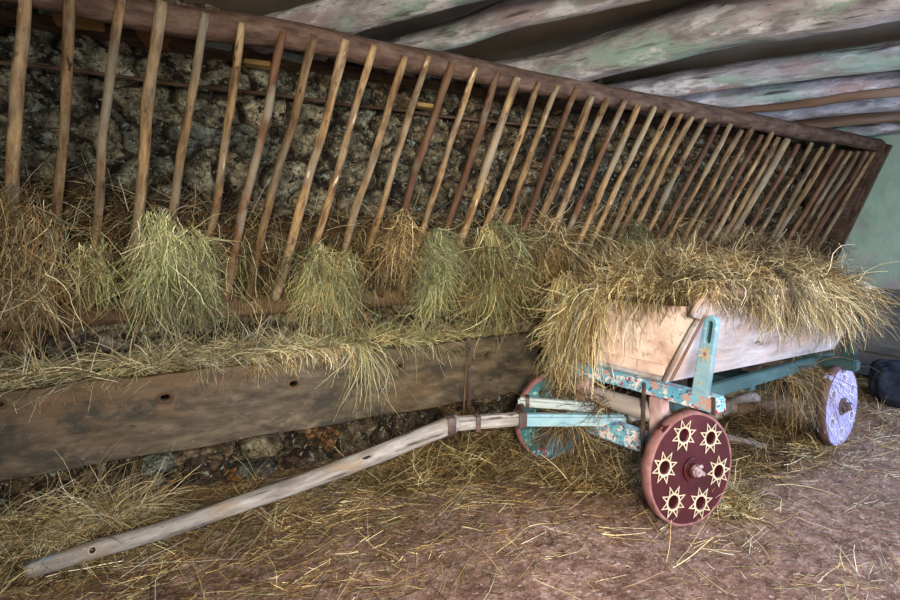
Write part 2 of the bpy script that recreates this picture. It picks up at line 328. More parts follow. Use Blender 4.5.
# ------------------------------------------------------------------ setting
def stone_panel(name, x0, x1, z0, z1, y, cell, res, depth, cols, seed, topmask=None):
    nx = int((x1-x0)/res); nz = int((z1-z0)/res)
    X, Z = np.meshgrid(np.linspace(x0, x1, nx+1), np.linspace(z0, z1, nz+1), indexing='ij')
    p = np.stack([X.ravel(), Z.ravel()], 1); q3 = np.stack([p[:, 0], p[:, 1], p[:, 0]*0+seed], 1)
    w = np.stack([fbm(q3*5, 3, seed), fbm(q3*5+31, 3, seed+3)], 1)*cell*.28
    pw = (p+w)/np.array([cell*1.25, cell*.85]); I = np.floor(pw).astype(np.int64)
    f1 = np.full(len(p), 9.); f2 = np.full(len(p), 9.); idx = np.zeros(len(p), np.int64)
    for a in (-1, 0, 1):
        for b in (-1, 0, 1):
            ci = I[:, 0]+a; cj = I[:, 1]+b
            jx = _hash(ci, cj, ci*0+1, seed); jz = _hash(ci, cj, ci*0+2, seed)
            d = np.hypot(pw[:, 0]-(ci+.1+.8*jx), pw[:, 1]-(cj+.1+.8*jz))
            m = d < f1; f2 = np.where(m, f1, np.minimum(f2, d)); idx = np.where(m, ci*7919+cj*104729, idx); f1 = np.where(m, d, f1)
    e = np.clip((f2-f1-.05)/.13, 0, 1); e = e*e*(3-2*e)
    h1 = _hash(idx, idx*0, idx*0+5, seed); h2 = _hash(idx, idx*0+3, idx*0, seed)
    q = q3*np.array([1, 1, 1])
    n1 = fbm(q*18, 4, seed+20, .6); n2 = np.abs(fbm(q*34+9, 3, seed+30, .6))
    n4 = np.round(fbm(q*6+8, 2, seed+50)*3+n1*.5)/3
    n3 = np.abs(fbm(q*13+4, 3, seed+40, .6))
    hgt = e*(depth*(.25+.75*h1))*(1-.35*f1)+n1*.010+(.5-n2)*.014*(.4+e*.6)-np.clip(.10-n3, 0, 1)*.14+n4*.02*e
    V = np.stack([X.ravel(), y-hgt, Z.ravel()], 1)
    cols = np.array(cols); c = cols[(h2*len(cols)).astype(int) % len(cols)]
    mort = np.array((.045, .032, .02)); k = np.clip(e*1.6, 0, 1)[:, None]
    c = mort*(1-k)+c*k
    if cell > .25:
        kx = np.clip((p[:, 0]-.6)/2.2, 0, 1)[:, None]; c = c*(1-kx)+c*np.array((.72, .56, .42))*kx      # browner stones further along; the dimmer light there is put into the colour
    c = c*(1+.55*n1[:, None])*(.8+.5*h1[:, None])
    return from_np(name, V, grid_faces(nx+1, nz+1)[:, ::-1], np.clip(c, .01, 1))

WY = 3.88; XR = 7.25; CZ = 3.06
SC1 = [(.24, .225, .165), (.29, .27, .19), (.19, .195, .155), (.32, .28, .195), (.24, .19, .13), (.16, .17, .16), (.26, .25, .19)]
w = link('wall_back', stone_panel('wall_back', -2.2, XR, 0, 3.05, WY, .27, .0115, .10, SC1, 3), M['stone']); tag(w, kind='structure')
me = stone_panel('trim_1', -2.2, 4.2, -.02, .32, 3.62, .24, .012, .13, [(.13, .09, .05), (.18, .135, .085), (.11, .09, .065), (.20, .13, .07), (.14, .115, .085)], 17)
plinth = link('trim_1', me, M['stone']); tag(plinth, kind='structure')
def boulder(name, c, r, col, parent, seed):
    bm = bmesh.new(); bmesh.ops.create_icosphere(bm, subdivisions=4, radius=1)
    P = np.array([v.co for v in bm.verts]); n = fbm(P*1.3+seed, 5, seed, .65)
    n = np.round(n*2.2)/2.2*.5+n*.5
    V = P*(1+.22*n)[:, None]*np.array(r)+np.array(c)
    bm.free
    Fc = np.array([[v.index for v in f.verts] for f in bm.faces]); bm.free()
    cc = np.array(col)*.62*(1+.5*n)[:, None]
    return link(name, from_np(name, V, Fc, np.clip(cc, .01, 1)), M['stone'], parent)
for i, (px, py, rx, rz, col) in enumerate([(325, 437, .10, .085, (.42, .22, .09)), (128, 487, .17, .07, (.30, .23, .13)), (158, 466, .09, .05, (.36, .42, .40)),
                                         (262, 448, .13, .09, (.26, .22, .15)), (205, 470, .12, .09, (.18, .13, .085)), (252, 477, .16, .06, (.12, .13, .13)),
                                         (120, 497, .1, .05, (.2, .11, .06)), (300, 470, .11, .07, (.15, .10, .07)), (235, 490, .08, .04, (.45, .21, .06)), (440, 432, .10, .05, (.32, .30, .27)), (400, 425, .12, .08, (.17, .13, .1))]):
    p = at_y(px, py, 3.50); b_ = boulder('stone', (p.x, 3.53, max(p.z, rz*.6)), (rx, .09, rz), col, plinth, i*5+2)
    if col[0] > .4: b_['label'] = 'rusty orange stone under the trough'
# stones behind the trough, between trough and rack
led = stone_panel('trim_2', -2.2, 7.2, .7, 1.06, 3.80, .2, .013, .10, [(.25, .20, .14), (.20, .18, .14), (.30, .27, .20), (.17, .13, .09)], 41)
ledge = link('trim_2', led, M['stone']); tag(ledge, kind='structure')
for i, (px, py, rx, rz, col) in enumerate([(152, 327, .09, .06, (.36, .36, .26)), (15, 340, .12, .08, (.30, .20, .11)), (110, 345, .13, .07, (.22, .19, .16)), (250, 335, .13, .07, (.20, .19, .16)), (60, 345, .15, .06, (.17, .13, .12))]):
    p = at_y(px, py, 3.70); boulder('stone', (p.x, 3.74, p.z), (rx, .08, rz), col, ledge, i*7+70)

# floor
nx, ny = 330, 220
X, Y = np.meshgrid(np.linspace(-3, XR+.1, nx), np.linspace(-2.0, WY+.05, ny), indexing='ij')
q = np.stack([X.ravel(), Y.ravel(), X.ravel()*0], 1)
Zf = fbm(q*1.3, 3, 5)*.006+fbm(q*7, 3, 6)*.005
fl = link('floor', from_np('floor', np.stack([X.ravel(), Y.ravel(), Zf-.006], 1), grid_faces(nx, ny)), M['floor']); tag(fl, kind='structure')
def fcoll(P): return np.full(len(P), .004)+RNG.uniform(0, .004, len(P))
# green end wall, with a rounded uneven plaster surface
ny, nz = 130, 70
Y, Z = np.meshgrid(np.linspace(-2.0, WY, ny), np.linspace(0, 3.1, nz), indexing='ij')
q = np.stack([Y.ravel(), Z.ravel(), Y.ravel()*0+9], 1)
V = np.stack([XR+fbm(q*1.5, 3, 8)*.03, Y.ravel(), Z.ravel()], 1)
tag(link('wall_right', from_np('wall_right', V, grid_faces(ny, nz)[:, ::-1]), M['green']), kind='structure')
# ceiling, slightly sagging plaster
nx, ny = 110, 70
X, Y = np.meshgrid(np.linspace(-3, XR+.1, nx), np.linspace(-2.0, WY+.1, ny), indexing='ij')
q = np.stack([X.ravel(), Y.ravel(), X.ravel()*0], 1)
tag(link('ceiling', from_np('ceiling', np.stack([X.ravel(), Y.ravel(), CZ+fbm(q*1.2, 3, 2)*.02], 1), grid_faces(nx, ny)[:, ::-1]), M['ceil']), kind='structure')

# ceiling logs: axis ends given as points at the log's own height
LOGS = [  # (px,py) a, (px,py) b, z, r_a, r_b, mat, label, extra back (wall side), extra front
    ((330, 17), (450, -18), 2.86, .125, .14, 'log', 'leftmost grey ceiling log above the rack rail', 1.0, 2.0),
    ((440, 36), (600, -8), 2.87, .085, .105, 'log', 'slim pale ceiling log just right of the leftmost log', .8, 2.0),
    ((560, 66), (830, 0), 2.84, .15, .175, 'log', 'thickest pale whitewashed ceiling log crossing to the upper right corner', .9, 1.6),
    ((680, 85), (900, 55), 2.83, .10, .105, 'log', 'greyish green ceiling log just below the thickest log', 1.0, 1.6),
    ((720, 99), (900, 80), 2.83, .10, .10, 'log', 'pale ceiling log with a brown split underside, third below the thickest', .8, 1.8),
    ((780, 112), (900, 102), 2.80, .09, .09, 'log', 'thin greenish ceiling log between the brown split log and the farthest ones', .8, 1.8),
    ((820, 123), (900, 116), 2.78, .075, .08, 'logbrown', 'brown rough ceiling log second from the green end wall', .5, 1.8),
    ((840, 131), (900, 127), 2.76, .075, .075, 'log', 'farthest ceiling log against the green end wall', .5, 1.8)]
for i, (a, b, z, ra, rb, m_, lab, eb, ef) in enumerate(LOGS):
    A = at_z(*a, z); B = at_z(*b, z); d = (B-A).normalized()
    A2 = A-d*min(eb, max(0, (3.80-A.y)/(-d.y))); B2 = B+d*ef
    L = (B-A).length; k = (rb-ra)/L
    tag(log('ceiling_log', A2, B2, max(.05, ra-k*(A-A2).length), min(.2, rb+k*.8*(B2-B).length), M[m_], n=22, rough=.10, wob=.018, crack=5, segs=90), lab, 'ceiling beam')
# brown split pole tucked under the pale log
A = at_z(735, 110, 2.71); B = at_z(900, 93, 2.71); d = (B-A).normalized()
tag(log('split_pole', A-d*.3, B+d*1.2, .035, .045, M['logbrown'], n=12, rough=.15, wob=.015), 'thin reddish brown split pole under a pale ceiling log at the right', 'ceiling beam')

# timber and slabs on top of the stone wall
p0 = at_y(0, 8, 3.68); p1 = at_y(160, 28, 3.68)
tag(board('wall_plate', (-2.0, 3.76, 2.76), (6.9, 3.76, 2.70), .16, .05, M['rail'], sub=40, jit=.008), 'dark timber plate along the top of the stone wall', 'beam')
a = at_y(54, 19, 3.52); b = at_y(104, 26, 3.52)
tag(board('board_offcut', a, b, .12, .035, M['yellowwood']), 'yellow board offcut on top of the stone wall beside the second slat', 'board')
a = at_y(54, 8, 3.5); b = at_y(103, 16, 3.5)
tag(board('stone_slab', a, b, .16, .045, M['slab'], jit=.012, sub=12, bev=.012), 'pale grey stone slab above the yellow board on the wall top', 'stone')
a = at_y(146, 12, 3.40)
tag(board('beam_end', (a.x, 3.36, a.z), (a.x+.05, 3.86, a.z+.02), .17, .17, M['orangewood'], bev=.015), 'orange brown square beam end behind the fourth slat', 'beam')
a = at_y(232, 44, 3.52); b = at_y(205, 40, 3.52)
for px, py, lab in ((255, 62, 'short orange stub of board behind the seventh slat'), (425, 105, 'small brown board stub at the wall behind the twelfth slat')):
    a = at_y(px, py, 3.62); tag(board('board_stub', (a.x-.06, 3.66, a.z), (a.x+.1, 3.62, a.z-.01), .1, .03, M['yellowwood']), lab, 'board')
for i, (px, py, wd) in enumerate(((200, 40, .14), (275, 52, .12), (385, 66, .16), (300, 50, .10))):
    a = at_y(px+20, py+6, 3.66)
    tag(board('stone_slab', (a.x-wd, 3.66, a.z), (a.x+wd*.5, 3.66, a.z-.01), .14, .03, M['slab'], jit=.012, sub=8, bev=.01),
        ['pale slab on the wall top between the fifth and sixth slats', 'pale slab on the wall top behind the eighth slat', 'greenish slab on the wall top behind the eleventh slat', 'small pale slab on the wall top behind the ninth slat'][i], 'stone')
# thin rod along the wall
a = at_y(0, 64, 3.70); b = at_y(600, 133, 3.70)
tag(log('wall_rod', a-(b-a)*.1, b, .013, .012, M['lowrail'], n=8, rough=.1, wob=.01), 'thin wooden rod running along the stone wall behind the slats', 'rod')

# ------------------------------------------------------------------ hay rack
YT, YB, ZT, ZB = 3.0, 3.64, 2.61, 1.10
rack = empty('hay_rack', (2.5, YB, 0)); RO = (2.5, YB, 0)
tag(rack, 'long hay rack of upright wooden slats leaning out from the stone wall', 'hay rack')
tops = [(28, -14), (70, -6), (121, -2), (161, 6), (204, 18), (243, 28), (281, 36), (313, 39), (345, 44), (374, 50), (403, 60), (428, 60), (451, 66), (475, 71), (497, 76), (517, 81),
        (537, 85), (557, 89), (576, 91), (591, 99), (607, 101), (623, 103), (638, 107), (653, 109), (667, 113), (679, 116), (690, 119), (704, 121), (717, 126), (729, 126), (740, 132), (751, 130), (761, 137),
        (771, 134), (779, 140), (787, 141), (797, 146), (812, 145), (822, 149), (832, 146), (841, 152), (849, 153), (857, 153), (865, 153), (873, 154)]
sx = [20, 70, 121, 161, 204, 243, 312, 374, 451, 516, 590, 652, 704, 757, 812, 881]; sv = [.057, .062, .097, .119, .155, .165, .24, .295, .32, .363, .41, .46, .51, .56, .60, .60]
thick = {3: 1.25, 0: 1.1, 8: 1.1, 15: 1.3, 12: 1.25, 35: 1.35, 18: 1.1, 19: 1.2}
red = {6, 12, 14, 18, 21, 28, 32, 36, 40, 43}
rr = lambda x: (2.655+(x+.3)/7.4*-.055)
log('top_rail', (-2.0, YT+.05, rr(-2)), (XR-.02, YT+.05, rr(XR)), .085, .075, M['rail'], rack, off=RO, n=18, rough=.05, wob=.012, crack=6, segs=150)
log('bottom_rail', (-2.0, YB+.05, 1.06), (XR-.05, YB+.05, 1.06), .065, .06, M['lowrail'], rack, off=RO, n=16, rough=.08, wob=.01, sq=.15, segs=120)
for i, (tx, ty) in enumerate(tops):
    s = float(np.interp(tx, sx, sv))+random.uniform(-.006, .006)
    T = at_y(tx, ty, YT-.03)
    best = None
    for yy in np.arange(180, 420, .5):
        B = at_y(tx-(yy-ty)*s, yy, YB-.02)
        if B.z <= ZB: best = B; break
    th_ = thick.get(i, 1)*random.uniform(.88, 1.08)
    # the slat's foot: local z runs from foot to tip
    T2 = T+(T-best)*.015
    log('slat', best, T2, .0255*th_, .0235*th_, M['slat_red' if i in red else 'slat'], rack, axis='Z', off=RO, n=14, rough=.14, wob=.012, bow=random.uniform(-.014, .014), segs=44, nsc=2.6)
# end board of the rack on the green wall
T = Vector((XR-.09, YT-.03, 2.60)); B = Vector((XR-.09, YB-.02, 1.10))
board('end_board', B, T, .06, .13, M['rail'], rack, up=(0, 1, 0), off=RO)

me = shape2d('end_panel', [[(YT-.02, 2.60), (YB-.02, 1.12), (3.80, 1.12), (3.80, 2.62)]], .025, .003)
link('end_panel', me, M['rail'], rack, Matrix.Translation(Vector((XR-.15, 0, 0))-Vector(RO)) @ Matrix(((0, 0, 1, 0), (1, 0, 0, 0), (0, 1, 0, 0), (0, 0, 0, 1))), smooth=False)

def slat_y(z): return YT-.03+(YB-YT)*(ZT-z)/(ZT-ZB)
# hay mass in the rack
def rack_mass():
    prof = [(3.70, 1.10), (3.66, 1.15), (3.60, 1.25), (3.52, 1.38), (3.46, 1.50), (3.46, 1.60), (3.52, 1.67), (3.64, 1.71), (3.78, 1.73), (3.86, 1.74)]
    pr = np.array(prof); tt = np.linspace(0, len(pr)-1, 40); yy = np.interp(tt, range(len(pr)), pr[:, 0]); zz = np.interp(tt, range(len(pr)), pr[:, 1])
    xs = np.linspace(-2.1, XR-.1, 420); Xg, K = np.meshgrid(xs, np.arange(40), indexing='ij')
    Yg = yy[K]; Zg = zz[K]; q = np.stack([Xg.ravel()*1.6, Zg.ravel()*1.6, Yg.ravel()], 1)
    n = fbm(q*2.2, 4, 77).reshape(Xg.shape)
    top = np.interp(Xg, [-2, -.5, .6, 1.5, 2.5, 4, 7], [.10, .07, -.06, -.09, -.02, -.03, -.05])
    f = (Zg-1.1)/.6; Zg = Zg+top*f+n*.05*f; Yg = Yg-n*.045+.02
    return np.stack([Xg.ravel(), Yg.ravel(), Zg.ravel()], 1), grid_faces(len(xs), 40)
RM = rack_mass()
def on_mass(n, zlo=0, zhi=1, xlo=-2.0, xhi=7.1):
    V = RM[0]; z = V[:, 2]; m = (V[:, 0] > xlo) & (V[:, 0] < xhi)
    m &= (z > 1.1+.7*zlo) & (z < 1.1+.7*zhi+.1); ids = np.nonzero(m)[0]; return V[RNG.choice(ids, n)]+RNG.normal(0, .012, (n, 3))
def slope_bias(P): return P
S = []
P = on_mass(9000, 0, 1, -1.6, 3.2); S.append(strands(P, dirs(len(P), 1, .3, .7, (0, -.25, -.3)), U(.10, .34, len(P)), g=.22, curl=.28, pal=BROWN+BROWN+GOLD, bright=(.4, 1.0), patch=.5))
P = on_mass(5200, 0, 1, 3.2, 7.1); S.append(strands(P, dirs(len(P), 1, .35, .7, (0, -.35, -.3)), U(.12, .34, len(P)), g=.22, curl=.25, w=.0026, pal=BROWN+BROWN+GOLD, bright=(.4, .9), patch=.5))
P = on_mass(2400, .0, .95, -1.6, 5); S.append(strands(P, dirs(len(P), .5, .3, .4, (0, -.5, -.2)), U(.15, .45, len(P)), g=.45, curl=.22, K=8, pal=GOLD+GREEN, bright=(.6, 1.15)))
P = on_mass(1100, .3, 1, -1.6, 5); S.append(strands(P, dirs(len(P), 1, .4, .8, (0, -.5, .2)), U(.15, .35, len(P)), g=.12, curl=.12, K=5, w=.0024, pal=PALE, bright=(.6, 1.05)))
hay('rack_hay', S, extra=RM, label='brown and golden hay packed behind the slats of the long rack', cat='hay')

# prominent hanging tufts
def tuft(px, py, wpx, z_len, n, pal, lab, Yf=None, spread=.5, bright=(.75, 1.3), g=.5, name='hay_tuft', wd=.0024):
    p = at_y(px, py, 3.5); Y0 = (slat_y(p.z)-.05) if Yf is None else Yf; p = at_y(px, py, Y0)
    hw = wpx/F*((p-Vector((0, 0, H))).xy.length)*.5; z_len *= 1.3
    # a lobe of tangled stalks falling from a wad caught between slats, in a few locks
    nl = 14; lu = RNG.uniform(-1, 1, nl); ll = RNG.uniform(.45, 1.0, nl); lz = RNG.uniform(-.25, .02, nl); j = RNG.integers(0, nl, n)
    u = (lu[j]*.8+RNG.normal(0, .22, n)).clip(-1.1, 1.1)
    dz = RNG.uniform(0, .72, n)**.9
    P = np.stack([p.x+u*hw*(.66+.32*np.sin(np.pi*np.clip(dz*1.3, 0, 1))), Y0+RNG.normal(0, .035, n), p.z-(dz+.12*np.abs(lz[j]))*z_len*ll[j]**.5-np.abs(u)**2*.05], 1)
    D = np.stack([(RNG.normal(0, .18, nl)[j]+RNG.normal(0, .4, n)), RNG.normal(-.05, .25, n), RNG.normal(-.8, .4, n)], 1)
    L_ = U(.18, .5, n)*z_len
    S = [strands(P, D, L_, g=.16, curl=.24, K=8, w=wd*.85, pal=pal, bright=bright, lock=.6, patch=.6)]
    m = n//5; P = P[:m]; D = D[:m]*.6; D[:, 2] -= .3
    S.append(strands(P, D, U(.3, .75, m)*z_len, g=.2, curl=.20, K=9, w=wd*.8, pal=pal, bright=bright, lock=.4))
    return hay(name, S, label=lab, cat='hay')
tuft(160, 205, 44, .50, 800, GREEN+PALE[:1], 'tall green hay tuft hanging left of the fifth slat')
tuft(188, 226, 42, .46, 800, GREEN+PALE[:1], 'shorter green hay tuft hanging right of the fifth slat')
tuft(318, 240, 44, .42, 650, GREEN+GOLD[:3], 'yellowish green hay tuft hanging between the ninth and tenth slats')
tuft(344, 245, 34, .50, 550, GREEN+GOLD[:3], 'long thin green hay tuft hanging just right of the tenth slat')
tuft(440, 225, 44, .52, 1000, GREEN+GREEN+PALE[:1], 'bright green hay tuft hanging at the middle of the rack')
tuft(500, 218, 60, .64, 1300, GREEN+GOLD[:2]+BROWN[:2], 'broad olive hay tuft hanging above the right end of the trough')
tuft(545, 214, 50, .55, 800, GOLD+BROWN, 'brownish hay tuft hanging left of the loaded cart')
tuft(98, 235, 44, .32, 450, GOLD+GREEN, 'small loose hay tuft hanging around the third slat')
tuft(20, 180, 60, .62, 700, GOLD+PALE[:2]+BROWN[:2], 'golden hay tuft hanging at the far left end of the rack')
tuft(400, 205, 34, .40, 450, GOLD+BROWN, 'dull brown hay tuft hanging left of the bright green one')
tuft(635, 218, 46, .36, 420, GREEN+GOLD[:2], 'olive hay tuft in the rack just above the cart load')

# ------------------------------------------------------------------ trough
TY = 3.40; tr = empty('feeding_trough', (.9, TY, .28)); TO = (.9, TY, .28)
tag(tr, 'long dark wooden feeding trough with knot holes along the stone wall', 'feeding trough')
def trough_board(name, x0, x1, z0, z1, holes, zs=0.0, endcurve=False):
    loops = [[]]; n = 44
    SEED[0] += 1
    top = [(x0+(x1-x0)*i/n, z1+.006*math.sin(i*.9)+.004*math.sin(i*2.3)+zs*i/n) for i in range(n+1)]
    bot = [(x0+(x1-x0)*i/n, z0+.006*math.sin(i*.7+2)+zs*i/n) for i in range(n+1)]
    if endcurve: top = top[:-1]+[(x1-.05, z1+zs), (x1-.015, z1-.06), (x1+.01, z1-.2)]
    loops = [bot+top[::-1]]+[circ(r, 18, hx, hz, 1, .75) for hx, hz, r in holes]
    me = shape2d(name, loops, .06, .006)
    mw = Matrix.Translation((0, 0, 0)) @ Matrix(((1, 0, 0, 0), (0, 0, 1, 0), (0, 1, 0, 0), (0, 0, 0, 1)))
    o = link(name, me, M['trough'], tr, Matrix.Translation(-Vector(TO)) @ Matrix.Translation((0, TY+.03, 0)) @ mw, smooth=False)
    return o
hl = []
for px, py, r in ((-2, 405, .026), (165, 398, .032), (294, 384, .032), (400, 367, .028)):
    p = at_y(px, py, TY); hl.append((p.x, p.z, r))
xs_ = at_y(468, 370, TY).x; xe = at_y(537, 360, TY).x
trough_board('front_board', -1.7, xs_-.012, .275, .715, hl, .02)
p = at_y(487, 355, TY); trough_board('front_board', xs_+.012, xe, .30, .745, [(p.x, p.z, .026)], .0, True)
for hx, hz, r in hl+[(p.x, p.z, .026)]:
    me = bpy.data.meshes.new('knot_rim'); bm = bmesh.new()
    n = 20
    for k, (rad, dy) in enumerate(((r*1.55, .002), (r*1.25, -.008), (r*1.0, -.004), (r*.98, .05))):
        for i in range(n):
            a = 2*math.pi*i/n; bm.verts.new((rad*math.cos(a), dy, rad*math.sin(a)*.75))
    bm.verts.ensure_lookup_table()
    for k in range(3):
        for i in range(n): bm.faces.new([bm.verts[k*n+i], bm.verts[k*n+(i+1) % n], bm.verts[(k+1)*n+(i+1) % n], bm.verts[(k+1)*n+i]])
    bmesh.ops.recalc_face_normals(bm, faces=bm.faces); bm.to_mesh(me); bm.free()
    link('knot_rim', me, M['lowrail'], tr, Matrix.Translation(Vector((hx, TY-.001, hz))-Vector(TO)))
board('joint_strap', (xs_, TY-.012, .26), (xs_, TY-.012, .77), .035, .02, M['iron'], tr, up=(0, 1, 0), off=TO)
board('bottom_board', (-1.7, 3.63, .30), (xe-.02, 3.63, .33), .40, .03, M['trough'], tr, off=TO, sub=20)
board('end_board', (xe-.03, TY+.07, .53), (xe-.03, 3.80, .53), .03, .40, M['trough'], tr, off=TO)
# hay in the trough
nx, ny = 300, 26
X, Y = np.meshgrid(np.linspace(-1.7, xe-.08, nx), np.linspace(TY+.07, 3.80, ny), indexing='ij')
def trough_h(x, y):
    q = np.stack([x, y, x*0], 1)
    return np.interp(x, [-1.7, -.3, .3, .9, 1.6, 2.4], [.70, .715, .72, .74, .72, .66])+fbm(q*3.2, 3, 21)*.035+.05*np.sin((y-TY)/.42*np.pi)
th = trough_h(X.ravel(), Y.ravel())
S = []
n = 7500; xx = U(-1.65, xe-.12, n); yy = U(TY+.05, 3.78, n); P = np.stack([xx, yy, trough_h(xx, yy)+U(-.01, .03, n)], 1)
S.append(strands(P, dirs(n, 1, .6, .22, (0, 0, .12)), U(.08, .26, n), g=.05, curl=.12, K=5, pal=GOLD+GREEN+PALE[:2]))
n = 900; xx = U(-1.5, .9, n); yy = U(TY+.04, TY+.3, n); P = np.stack([xx, yy, trough_h(xx, yy)+U(0, .04, n)], 1)
S.append(strands(P, dirs(n, 1, .4, .3, (0, -.3, .2)), U(.1, .3, n), g=.07, curl=.08, K=5, w=.0023, pal=PALE))
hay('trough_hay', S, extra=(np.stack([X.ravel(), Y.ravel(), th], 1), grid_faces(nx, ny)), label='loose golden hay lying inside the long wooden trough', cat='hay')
def overhang(px, py, wpx, ln, n, pal, lab, dx=.2, bright=(.8, 1.35)):
    p = at_y(px, py, TY); hw = wpx/F*p.length*.5; u = U(-1, 1, n)
    P = np.stack([p.x+u*hw, TY+U(-.0, .06, n), p.z*0+U(.755, .80, n)], 1)
    D = np.stack([RNG.normal(dx*.5, .2, n), RNG.normal(-.45, .2, n), RNG.normal(.05, .2, n)], 1)
    return hay('hay_wisp', [strands(P, D, U(.35, 1, n)*ln, g=.34, curl=.20, K=9, w=.0022, pal=pal, bright=bright)], label=lab, cat='hay')
overhang(362, 350, 24, .55, 130, GREEN+PALE, 'long green wisp of hay hanging over the trough edge to the pole')
overhang(325, 350, 90, .20, 260, GOLD+PALE, 'sheaf of golden hay spilling over the trough edge at its middle')
overhang(415, 345, 36, .34, 80, GREEN+PALE, 'sparse green wisp hanging over the trough right of its middle', .35)
overhang(225, 368, 60, .26, 90, PALE, 'few pale stalks hanging over the trough between its second and third knot holes', .5)
overhang(262, 362, 24, .24, 30, GOLD, 'short bunch of stalks over the trough near its third knot hole', .3)

# ------------------------------------------------------------------ cart
CO = Vector((2.33, 2.38, 0)); CR = math.atan2(.115, .9934)
cart = empty('hay_cart', CO, CR)
tag(cart, 'small painted four wheeled hay cart with long drawbar on the earth floor', 'hay cart')
CM = Matrix.Translation(CO) @ Matrix.Rotation(CR, 4, 'Z'); CMI = CM.inverted()
def loc(v): return CMI @ Vector(v)
YC = -.105
TILT = Matrix.Translation((0, 0, .70)) @ Matrix.Rotation(R(2.0), 4, 'Y') @ Matrix.Translation((0, 0, -.70))
_b0 = len(cart.children)
# box: trapezoid front and back panels, flared sides
zb, zt, hb, ht = .735, 1.25, .265, .52
def panel_at(name, x, mat, bulge=0):
    lp = [(-hb, zb), (hb, zb), (ht, zt+.01), (.2, zt+.02), (-.2, zt+.02), (-ht, zt+.01)]
    me = shape2d(name, [lp], .03, .003)
    mw = Matrix.Translation((x, YC, 0)) @ Matrix(((0, 0, 1, 0), (1, 0, 0, 0), (0, 1, 0, 0), (0, 0, 0, 1)))
    return link(name, me, mat, cart, mw, smooth=False)
panel_at('front_panel', .06, M['ply']); panel_at('rear_panel', 2.13, M['side'])
board('floor_board', (.02, YC, zb-.01), (2.20, YC, zb-.01), .54, .03, M['side'], cart)
board('lower_ledge', (.035, YC-.26, zb+.035), (.035, YC+.26, zb+.035), .03, .06, M['ply'], cart)
for s in (-1, 1):
    # local plate frame: u along cart, v up the slanted side
    v = Vector((0, s*(ht-hb), zt-zb)); Lv = v.length; v.normalize(); n_ = Vector((1, 0, 0)).cross(v)
    o0 = Vector((0, YC+s*(hb+.012), zb-.012))
    mw = Matrix.Translation(o0) @ Matrix((Vector((1, 0, 0)), v, n_)).transposed().to_4x4()
    k = Lv
    lp = [(.0, 0), (2.24, .0), (2.22, k*.5), (2.17, k), (.02, k-.0), (-.03, k-.03), (-.055, k-.07), (-.066, k-.11), (-.062, k-.145), (.02, k-.165), (.010, k-.23)]
    link('side_panel', shape2d('side_panel', [lp], .026, .004), M['side'], cart, mw, smooth=False)
    # rubbed brown edge post at the front corner, and a row of nail heads
    board('corner_post', o0+Vector((.035, 0, 0))-n_*0, o0+Vector((.035, 0, 0))+v*(k-.13), .036, .04, M['brownwood'], cart, up=(1, 0, 0))
    nails = []
    nm = bpy.data.meshes.new('nail'); bm = bmesh.new(); bmesh.ops.create_uvsphere(bm, u_segments=8, v_segments=5, radius=.007); bm.to_mesh(nm); bm.free()
    for a_, b_ in [(.075+.012*i, .05+i*.075) for i in range(5)]+[(.16, .04), (.3, .05), (1.2, .06), (2.1, .08), (2.15, .3)]:
        link('nail', nm.copy(), M['iron'], cart, mw @ Matrix.Translation((a_, b_, (-.013 if s < 0 else .013))))
    # seam batten: long plank line along the side
for o_ in cart.children[_b0:]: o_.matrix_basis = TILT @ o_.matrix_basis
# bolsters, axles, stakes
STEER = Matrix.Rotation(R(-2), 4, 'Z')
for xb, pm_, wd, ends in ((0.0, 'painted', .09, (-.60, .57)), (1.88, 'teal', .09, (-.56, .50))):
    zq = .672 if xb == 0 else .605
    board('bolster', (xb, YC+ends[0], zq), (xb, YC+ends[1], zq), wd, .078, M[pm_], cart, bev=.01, sub=14)
    _n = len(cart.children)
    board('axle_beam', (xb, -.455, .345), (xb, .40, .345), .09, .115, M[pm_], cart, bev=.012, sub=14)
    for y in (-.36, -.30+.50, ):
        board('spacer_post', (xb-.0, y, .39), (xb-.0, y, .63 if xb == 0 else .57), .085, .07, M['pink' if xb == 0 else 'teal'], cart, up=(1, 0, 0))
    log('spacer_beam', (xb+.02, -.36, .52), (xb+.02, .26, .52), .055, .05, M['grey'], cart, rough=.12)
    if xb == 0:
        for o_ in cart.children[_n:]: o_.matrix_basis = STEER @ o_.matrix_basis
for y in (-.29,):
    board('iron_strap', (-.062, y, .28), (-.05, y, .70), .022, .012, M['iron'], cart, up=(1, 0, 0))
board('iron_strap', (-.052, YC-.585, .672-.045), (-.052, YC-.585, .672+.045), .02, .01, M['iron'], cart, up=(1, 0, 0))
